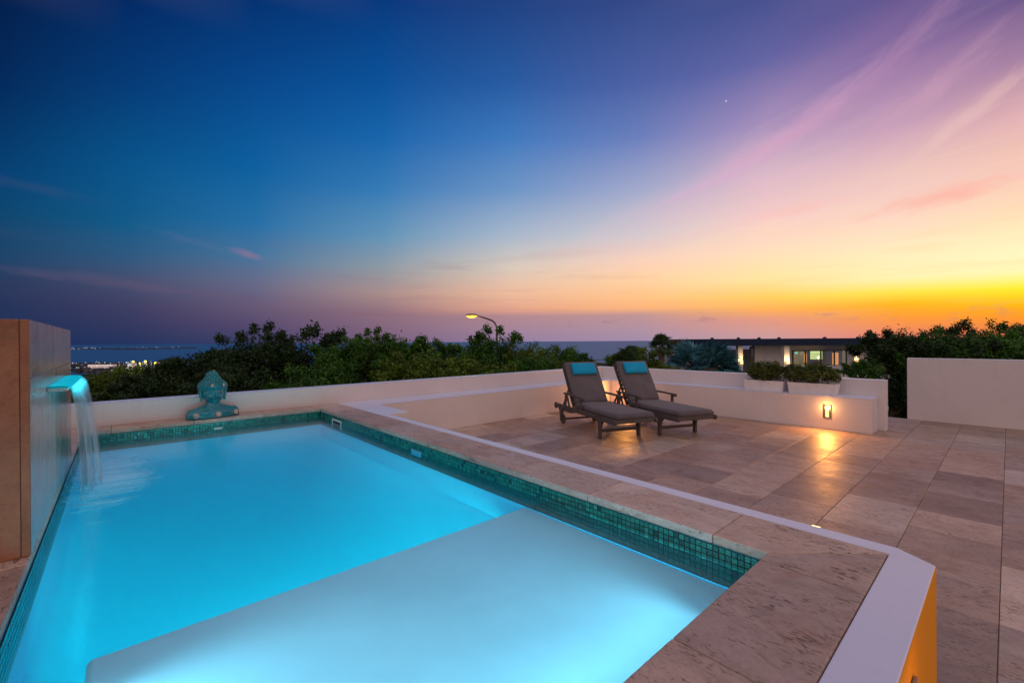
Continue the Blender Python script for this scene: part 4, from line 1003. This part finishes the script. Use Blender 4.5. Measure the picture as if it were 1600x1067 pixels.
def tree(px, ptop, hwpx, depth, var, mk, label, group='trees beyond the parapet', hscale=1.0, name='tree'):
    me, tk = sparse if var == 's' else variants[var]
    key = (me.name, mk)
    if key not in vm:
        mc = me.copy(); mc.materials.append(mats[mk]); tkc = tk.copy(); tkc.materials.append(m_bark); vm[key] = (mc, tkc)
    mc, tkc = vm[key]; s = hwpx / FPX * depth * 1.06; sz = s * hscale; flat = {0: .8, 1: .9, 2: .7, 3: 1.0, 's': .95}[var]
    c = at(px, ptop, depth); cz = c.z - flat * sz * 1.05
    t = empty(name, (c.x, c.y, cz), rg.uniform(0, 6.28)); t.scale = (s, s, sz); tag(t, label, 'tree', group)
    a = bpy.data.objects.new('crown', mc); COL.objects.link(a); a.parent = t
    b = bpy.data.objects.new('trunk', tkc); COL.objects.link(b); b.parent = t
    return t
T_ = [
 (165, 577, 62, 22, 0, 'C', 'olive rounded tree low down beyond the falling water'),
 (232, 590, 55, 15, 2, 'A', 'low dark bush between the waterfall and the bust'),
 (268, 571, 50, 17, 1, 'A', 'dark tree just left of the bust, partly over the town lights'),
 (318, 549, 62, 14, 0, 'A', 'near-black tree directly behind the bust head'),
 (398, 517, 62, 12.5, 1, 'A', 'tall dark tree right of the bust, highest on the left'),
 (472, 514, 74, 13, 3, 'A', 'wide dark tree with feathery top, second peak of the left mass'),
 (540, 531, 52, 12, 0, 'B', 'dark green tree with pale leaf flecks in the middle of the left mass'),
 (575, 521, 46, 13, 1, 'B', 'open branched tree whose twigs show against the dusk sky'),
 (634, 531, 50, 14, 2, 'B', 'leafy green tree left of the group by the street lamp'),
 (680, 534, 44, 16, 3, 'B', 'mid green tree with a rounded top, fourth from the lit street lamp'),
 (722, 540, 42, 17, 0, 'B', 'brighter green tree just left of the lit street lamp'),
 (778, 519, 52, 15, 1, 'B', 'tall wind-blown tree hiding the foot of the lit street lamp'),
 (828, 531, 44, 15, 's', 'C', 'loose wispy tree right of the lit street lamp'),
 (862, 534, 42, 17, 's', 'B', 'thin twiggy tree in front of the sea'),
 (889, 546, 30, 18, 2, 'B', 'small green tree at the right end of the mass, before the sea'),
 (914, 553, 16, 20, 's', 'A', 'slender sapling standing alone in front of the sea'),
 (988, 545, 40, 19, 0, 'C', 'round olive tree between the two lounger backrests'),
 (648, 556, 60, 11, 2, 'C', 'low yellow-green bush against the parapet, under the mid green tree'),
 (745, 562, 60, 11, 0, 'C', 'low yellow-green bush against the parapet, below the lit lamp'),
 (845, 562, 44, 12, 2, 'B', 'low green bush against the parapet, left of the first lounger'),
 (500, 566, 70, 10.5, 1, 'B', 'low green bush against the parapet, right of the bust'),
 (370, 580, 60, 10.5, 2, 'A', 'low black-green bush against the parapet, behind the bust shoulder'),
 (1040, 572, 34, 20, 2, 'C', 'low brownish scrub between the second lounger and the fan palm'),
 (1395, 520, 46, 13, 2, 'A', 'dark tree overlapping the right end of the white house'),
 (1452, 509, 56, 12.5, 's', 'B', 'twiggy tree above the left end of the garden wall'),
 (1512, 505, 58, 13.5, 3, 'A', 'dense tree over the middle of the garden wall'),
 (1572, 500, 56, 13, 's', 'B', 'twiggy tree glowing red against the sunset at the right edge'),
 (1640, 506, 60, 13, 1, 'A', 'dark tree cut off by the right edge of the photo'),
 (1475, 528, 60, 12.2, 0, 'A', 'low dark shrub just above the garden wall top, left half'),
 (1560, 528, 62, 12.2, 2, 'B', 'low green shrub just above the garden wall top, right half'),
 (1398, 575, 44, 13, 1, 'A', 'dark bush seen through the gap beside the garden wall'),
 (1415, 628, 36, 13.2, 0, 'A', 'ground-hugging dark bush at the foot of the gap'),
 (1345, 563, 26, 11.5, 2, 'B', 'leafy bush just right of the planter boxes, before the house'),
]
for i, a in enumerate(T_): tree(*a)
# pitahaya-like sprigs are not needed; fan palms follow
def fan(nleaf, L_, droop, seed, ped=.5):
    """one fan frond pointing along +x from the origin"""
    g_ = random.Random(seed); f = MB(); f.tube([(0, 0, 0), (ped * .5, 0, .02), (ped, 0, 0)], [.018, .013, .010], 5)
    for k in range(nleaf):
        a = R(-118 + 236 * k / (nleaf - 1)) + g_.uniform(-.03, .03); l = L_ * g_.uniform(.82, 1.05) * (1 - .18 * abs(a) / 2)
        d_ = Vector((math.cos(a), math.sin(a), .10)); s_ = Vector((-math.sin(a), math.cos(a), 0)); o_ = Vector((ped, 0, 0)); w = L_ * .066
        p1 = o_ + d_ * l * .55 + Vector((0, 0, .02)); p2 = o_ + d_ * l + Vector((0, 0, -droop * l))
        f.add([o_, p1 + s_ * w, p2, p1 - s_ * w, p1 + Vector((0, 0, -w * .5))], [(0, 4, 1), (0, 3, 4), (1, 4, 2), (4, 3, 2)], 0, (g_.random(), .3, .3))
    return f.mesh('fan%d' % seed)
m_palmg = leafmat('palm_green', (.020, .055, .020), (.07, .13, .05)); m_palmb = leafmat('silver_blue_palm', (.010, .060, .085), (.09, .30, .35)); m_palmy = leafmat('dry_palm', (.09, .075, .04), (.22, .18, .09))
def palm(loc, R_, trunk_h, nf, mk, seed, label, tr=.14, group='fan palms beyond the parapet', lowang=-50):
    t = empty('palm_tree', loc); tag(t, label, 'palm tree', group); g_ = random.Random(seed)
    tb = MB(); n_ = 12
    tb.tube([(0.02 * math.sin(i), 0, -trunk_h + trunk_h * i / n_) for i in range(n_ + 1)], [tr * (1.05 + .12 * (i % 2)) for i in range(n_ + 1)], 10); tb.build('trunk', m_bark, t)
    fm = [fan(22, R_ * .62, .30, seed * 7 + q, R_ * .45) for q in range(3)]
    for q in fm: q.materials.append(mk)
    for k in range(nf):
        o = bpy.data.objects.new('frond', fm[k % 3]); COL.objects.link(o); o.parent = t
        o.rotation_euler = (g_.uniform(-.5, .5), R(g_.uniform(lowang, 78)) * -1, g_.uniform(0, 6.28))
    return t
p = at(1034, 541, 22); palm(p, .74, 5, 20, m_palmg, 1, 'slim green fan palm with a dark trunk, tallest by the second street lamp', .14)
p = at(1058, 547, 24); palm(p, .66, 5, 18, m_palmy, 2, 'smaller straw-coloured fan palm right behind the slim one', .11)
p = at(1082, 574, 15); palm(p, 1.0, 3, 19, m_palmb, 3, 'silver-blue fan palm nearest the slim green palm', .2, lowang=-20)
p = at(1112, 574, 14); palm(p, 1.04, 3, 20, m_palmb, 4, 'silver-blue fan palm in the middle of the blue clump', .2, lowang=-20)
p = at(1130, 579, 14); palm(p, .74, 3, 17, m_palmb, 5, 'silver-blue fan palm at the house end of the blue clump', .2, lowang=-20)
p = at(982, 566, 18); palm(p, .8, 3, 14, m_palmg, 6, 'short dark fan palm peeking out beside the round olive tree', .12)

# ---- street lamps
def street_lamp(px, py_head, py_low, depth, pole_px, lit, label):
    h = at(px, py_head, depth); q = at(pole_px, py_head + 6, depth); t = empty('street_lamp', (q.x, q.y, -6)); tag(t, label, 'street lamp', 'curved street lamps beyond the trees')
    O = Vector((q.x, q.y, -6)); side = Vector((h.x - q.x, h.y - q.y, 0)); ln_ = side.length; side.normalize(); top = h.z + 6
    pts = [Vector((0, 0, 0)), Vector((0, 0, top - ln_ * 1.2))]
    for u_, w_ in ((0, -.62), (.02, -.50), (.07, -.38), (.15, -.29), (.25, -.23), (.45, -.16), (.7, -.08), (1, 0)): pts.append(side * (ln_ * u_) + Vector((0, 0, top + ln_ * w_)))
    MB().tube(pts, [.085] * 2 + [.055] * 7 + [.045], 8).build('pole', m_darksteel, t)
    hd_ = MB(); c = side * (ln_ + .18) + Vector((0, 0, top)); 
    hd_.ball(c, 1, 10, 0, (.42, .42, .09)); o = hd_.build('lamp_head', m_darksteel, t)
    if lit:
        MB().ball(c + Vector((0, 0, -.05)), 1, 12, 0, (.36, .36, .14)).build('lamp_glass', emit('sodium_lamp', (1.0, .42, .04), 4.5), t)
        lo = lamp('street_light', 'POINT', c + Vector((0, 0, -.4)), 260, (1, .6, .2), .2, None, t)
street_lamp(741, 492, 530, 30, 776, True, 'curved street lamp glowing orange above the trees')
street_lamp(991, 541, 575, 34, 1015, False, 'unlit curved street lamp in front of the sea, left of the slim palm')

# ---- neighbour house
D = 24.0
hx_ = FHv * D + Vector((0, 0, 0)); house = empty('neighbour_house', (hx_.x, hx_.y, -3)); ang = math.atan2(RHv.y, RHv.x); house.rotation_euler = (0, 0, ang)
tag(house, 'low white modern house with a flat dark roof and lit windows beyond the planters', 'house')
k_ = D / FPX
def hxp(px): return (px - 800) * k_
def hzp(py): return 1.5 + (533 - py) * k_ + 3
m_hw = plaster('house_white_render', (.62, .62, .68)); m_roof = simple('dark_roof_fascia', (.008, .020, .055), .6, var=.1, spec=.2)
bevel(MB().box(hxp(1101), hxp(1560), -.1, 9, hzp(543.2), hzp(532.3)).build('roof', m_roof, house), .03)
sf = MB()
for px in (1160, 1233, 1340):                                # roof edge cleats
    pass
wl = MB(); zt, z0h = hzp(543.3), 0; k_ = (D + 1.6) / FPX
wl.box(hxp(1178), hxp(1238), 1.6, 1.9, z0h, zt)             # wall between columns
wl.box(hxp(1238.2), hxp(1322), 1.6, 1.9, hzp(550.5), zt)     # lintel
wl.box(hxp(1238.2), hxp(1322), 1.6, 1.9, z0h, hzp(575))
wl.box(hxp(1322.2), hxp(1560), 1.6, 1.9, z0h, zt)
wl.box(hxp(1104), hxp(1560), 8.2, 8.5, z0h, hzp(553))
wl.build('wall', m_hw, house)
MB().box(hxp(1095), hxp(1560), -1.5, 8.2, -.2, -.01).build('porch_floor', m_hw, house)
k_ = D / FPX
warm = glow('porch_uplight', (1.0, .62, .22), 2.5)
for px, wpx in ((1160, 7.5), (1233, 8.5), (1343, 7.5)):
    c = MB().box(hxp(px - wpx / 2), hxp(px + wpx / 2), .2, .2 + wpx * k_, 0, zt - .002); o = c.build('column', m_hw, house); bevel(o, .01)
    MB().tube([(hxp(px), .09, hzp(572)), (hxp(px), .09, hzp(567))], .07, 10).build('column_light', warm, o)
    lamp('column_lamp', 'POINT', (hxp(px), .02, hzp(566)), 14, (1, .6, .2), .06, None, house)
# glazed opening with the lit room
k_ = (D + 1.6) / FPX
fr_ = MB()
for px in (1238.4, 1258, 1282, 1303, 1321.6): fr_.box(hxp(px) - .03, hxp(px) + .03, 1.55, 1.6, hzp(575), hzp(550.6))
fr_.box(hxp(1238.4), hxp(1321.6), 1.545, 1.59, hzp(552), hzp(550.6)); fr_.build('window_frame', m_darksteel, house)
M = MN('house_glass'); gl = M.n('ShaderNodeBsdfGlossy'); gl.inputs['Roughness'].default_value = .05; tp = M.n('ShaderNodeBsdfTransparent'); mx = M.n('ShaderNodeMixShader'); mx.inputs[0].default_value = .12
M.t.links.new(tp.outputs[0], mx.inputs[1]); M.t.links.new(gl.outputs[0], mx.inputs[2]); M.t.links.new(mx.outputs[0], M.out.inputs[0]); m_glass = M.m
MB().box(hxp(1240), hxp(1320), 1.60, 1.61, hzp(575), hzp(551)).build('window_pane', m_glass, house)
rm = MB().box(hxp(1238), hxp(1322), 5.0, 5.1, z0h, zt); rm.build('room_back_wall', simple('room_wall', (.5, .45, .3), .8), house)
bevel(MB().box(hxp(1258.5), hxp(1262.5), 1.7, 1.75, hzp(570), hzp(556)).build('curtain', glow('lit_curtain', (1, .42, .12), .8), house), .005)
bevel(MB().box(hxp(1304), hxp(1313), 1.75, 1.8, hzp(574), hzp(555)).build('curtain', bpy.data.materials['lit_curtain'], house), .005)
bevel(MB().box(hxp(1284), hxp(1302), 2.5, 2.6, hzp(566), hzp(553)).build('lit_kitchen_unit', glow('lit_room_panel', (.78, .95, .35), .95), house), .01)
sh_ = MB()
for k in range(3): sh_.box(hxp(1284), hxp(1302), 2.44, 2.49, hzp(563.2 - k * 2.9), hzp(562.7 - k * 2.9))
sh_.build('shelf', m_darksteel, house)
bevel(MB().box(hxp(1259), hxp(1262), 2.5, 2.6, hzp(557), hzp(554.5)).build('screen', glow('teal_screen', (.1, .9, .7), 1.0), house), .004)
lamp('room_lamp', 'POINT', (hxp(1285), 3.4, hzp(558)), 40, (1, .85, .5), .15, None, house)
# dark shutter door and the open side bay
MB().box(hxp(1170), hxp(1177.5), 1.5, 1.55, z0h, hzp(544.5)).build('door_panel', m_darksteel, house)
MB().box(hxp(1172), hxp(1175), 1.48, 1.495, hzp(560), hzp(547)).build('door_glass', m_glass, house)
rb = MB()
for px in (1128, 1157): rb.box(hxp(px) - .05, hxp(px) + .05, 1.6, 1.7, z0h, zt)
rb.build('bay_post', m_darksteel, house)
vt = MB()
for px in (1120, 1162, 1195, 1227, 1300, 1353): vt.ball((hxp(px), 2.2, hzp(531.6)), .09, 8, 0, (1.2, 1, .8))
vt.build('roof_vent', m_darksteel, house)
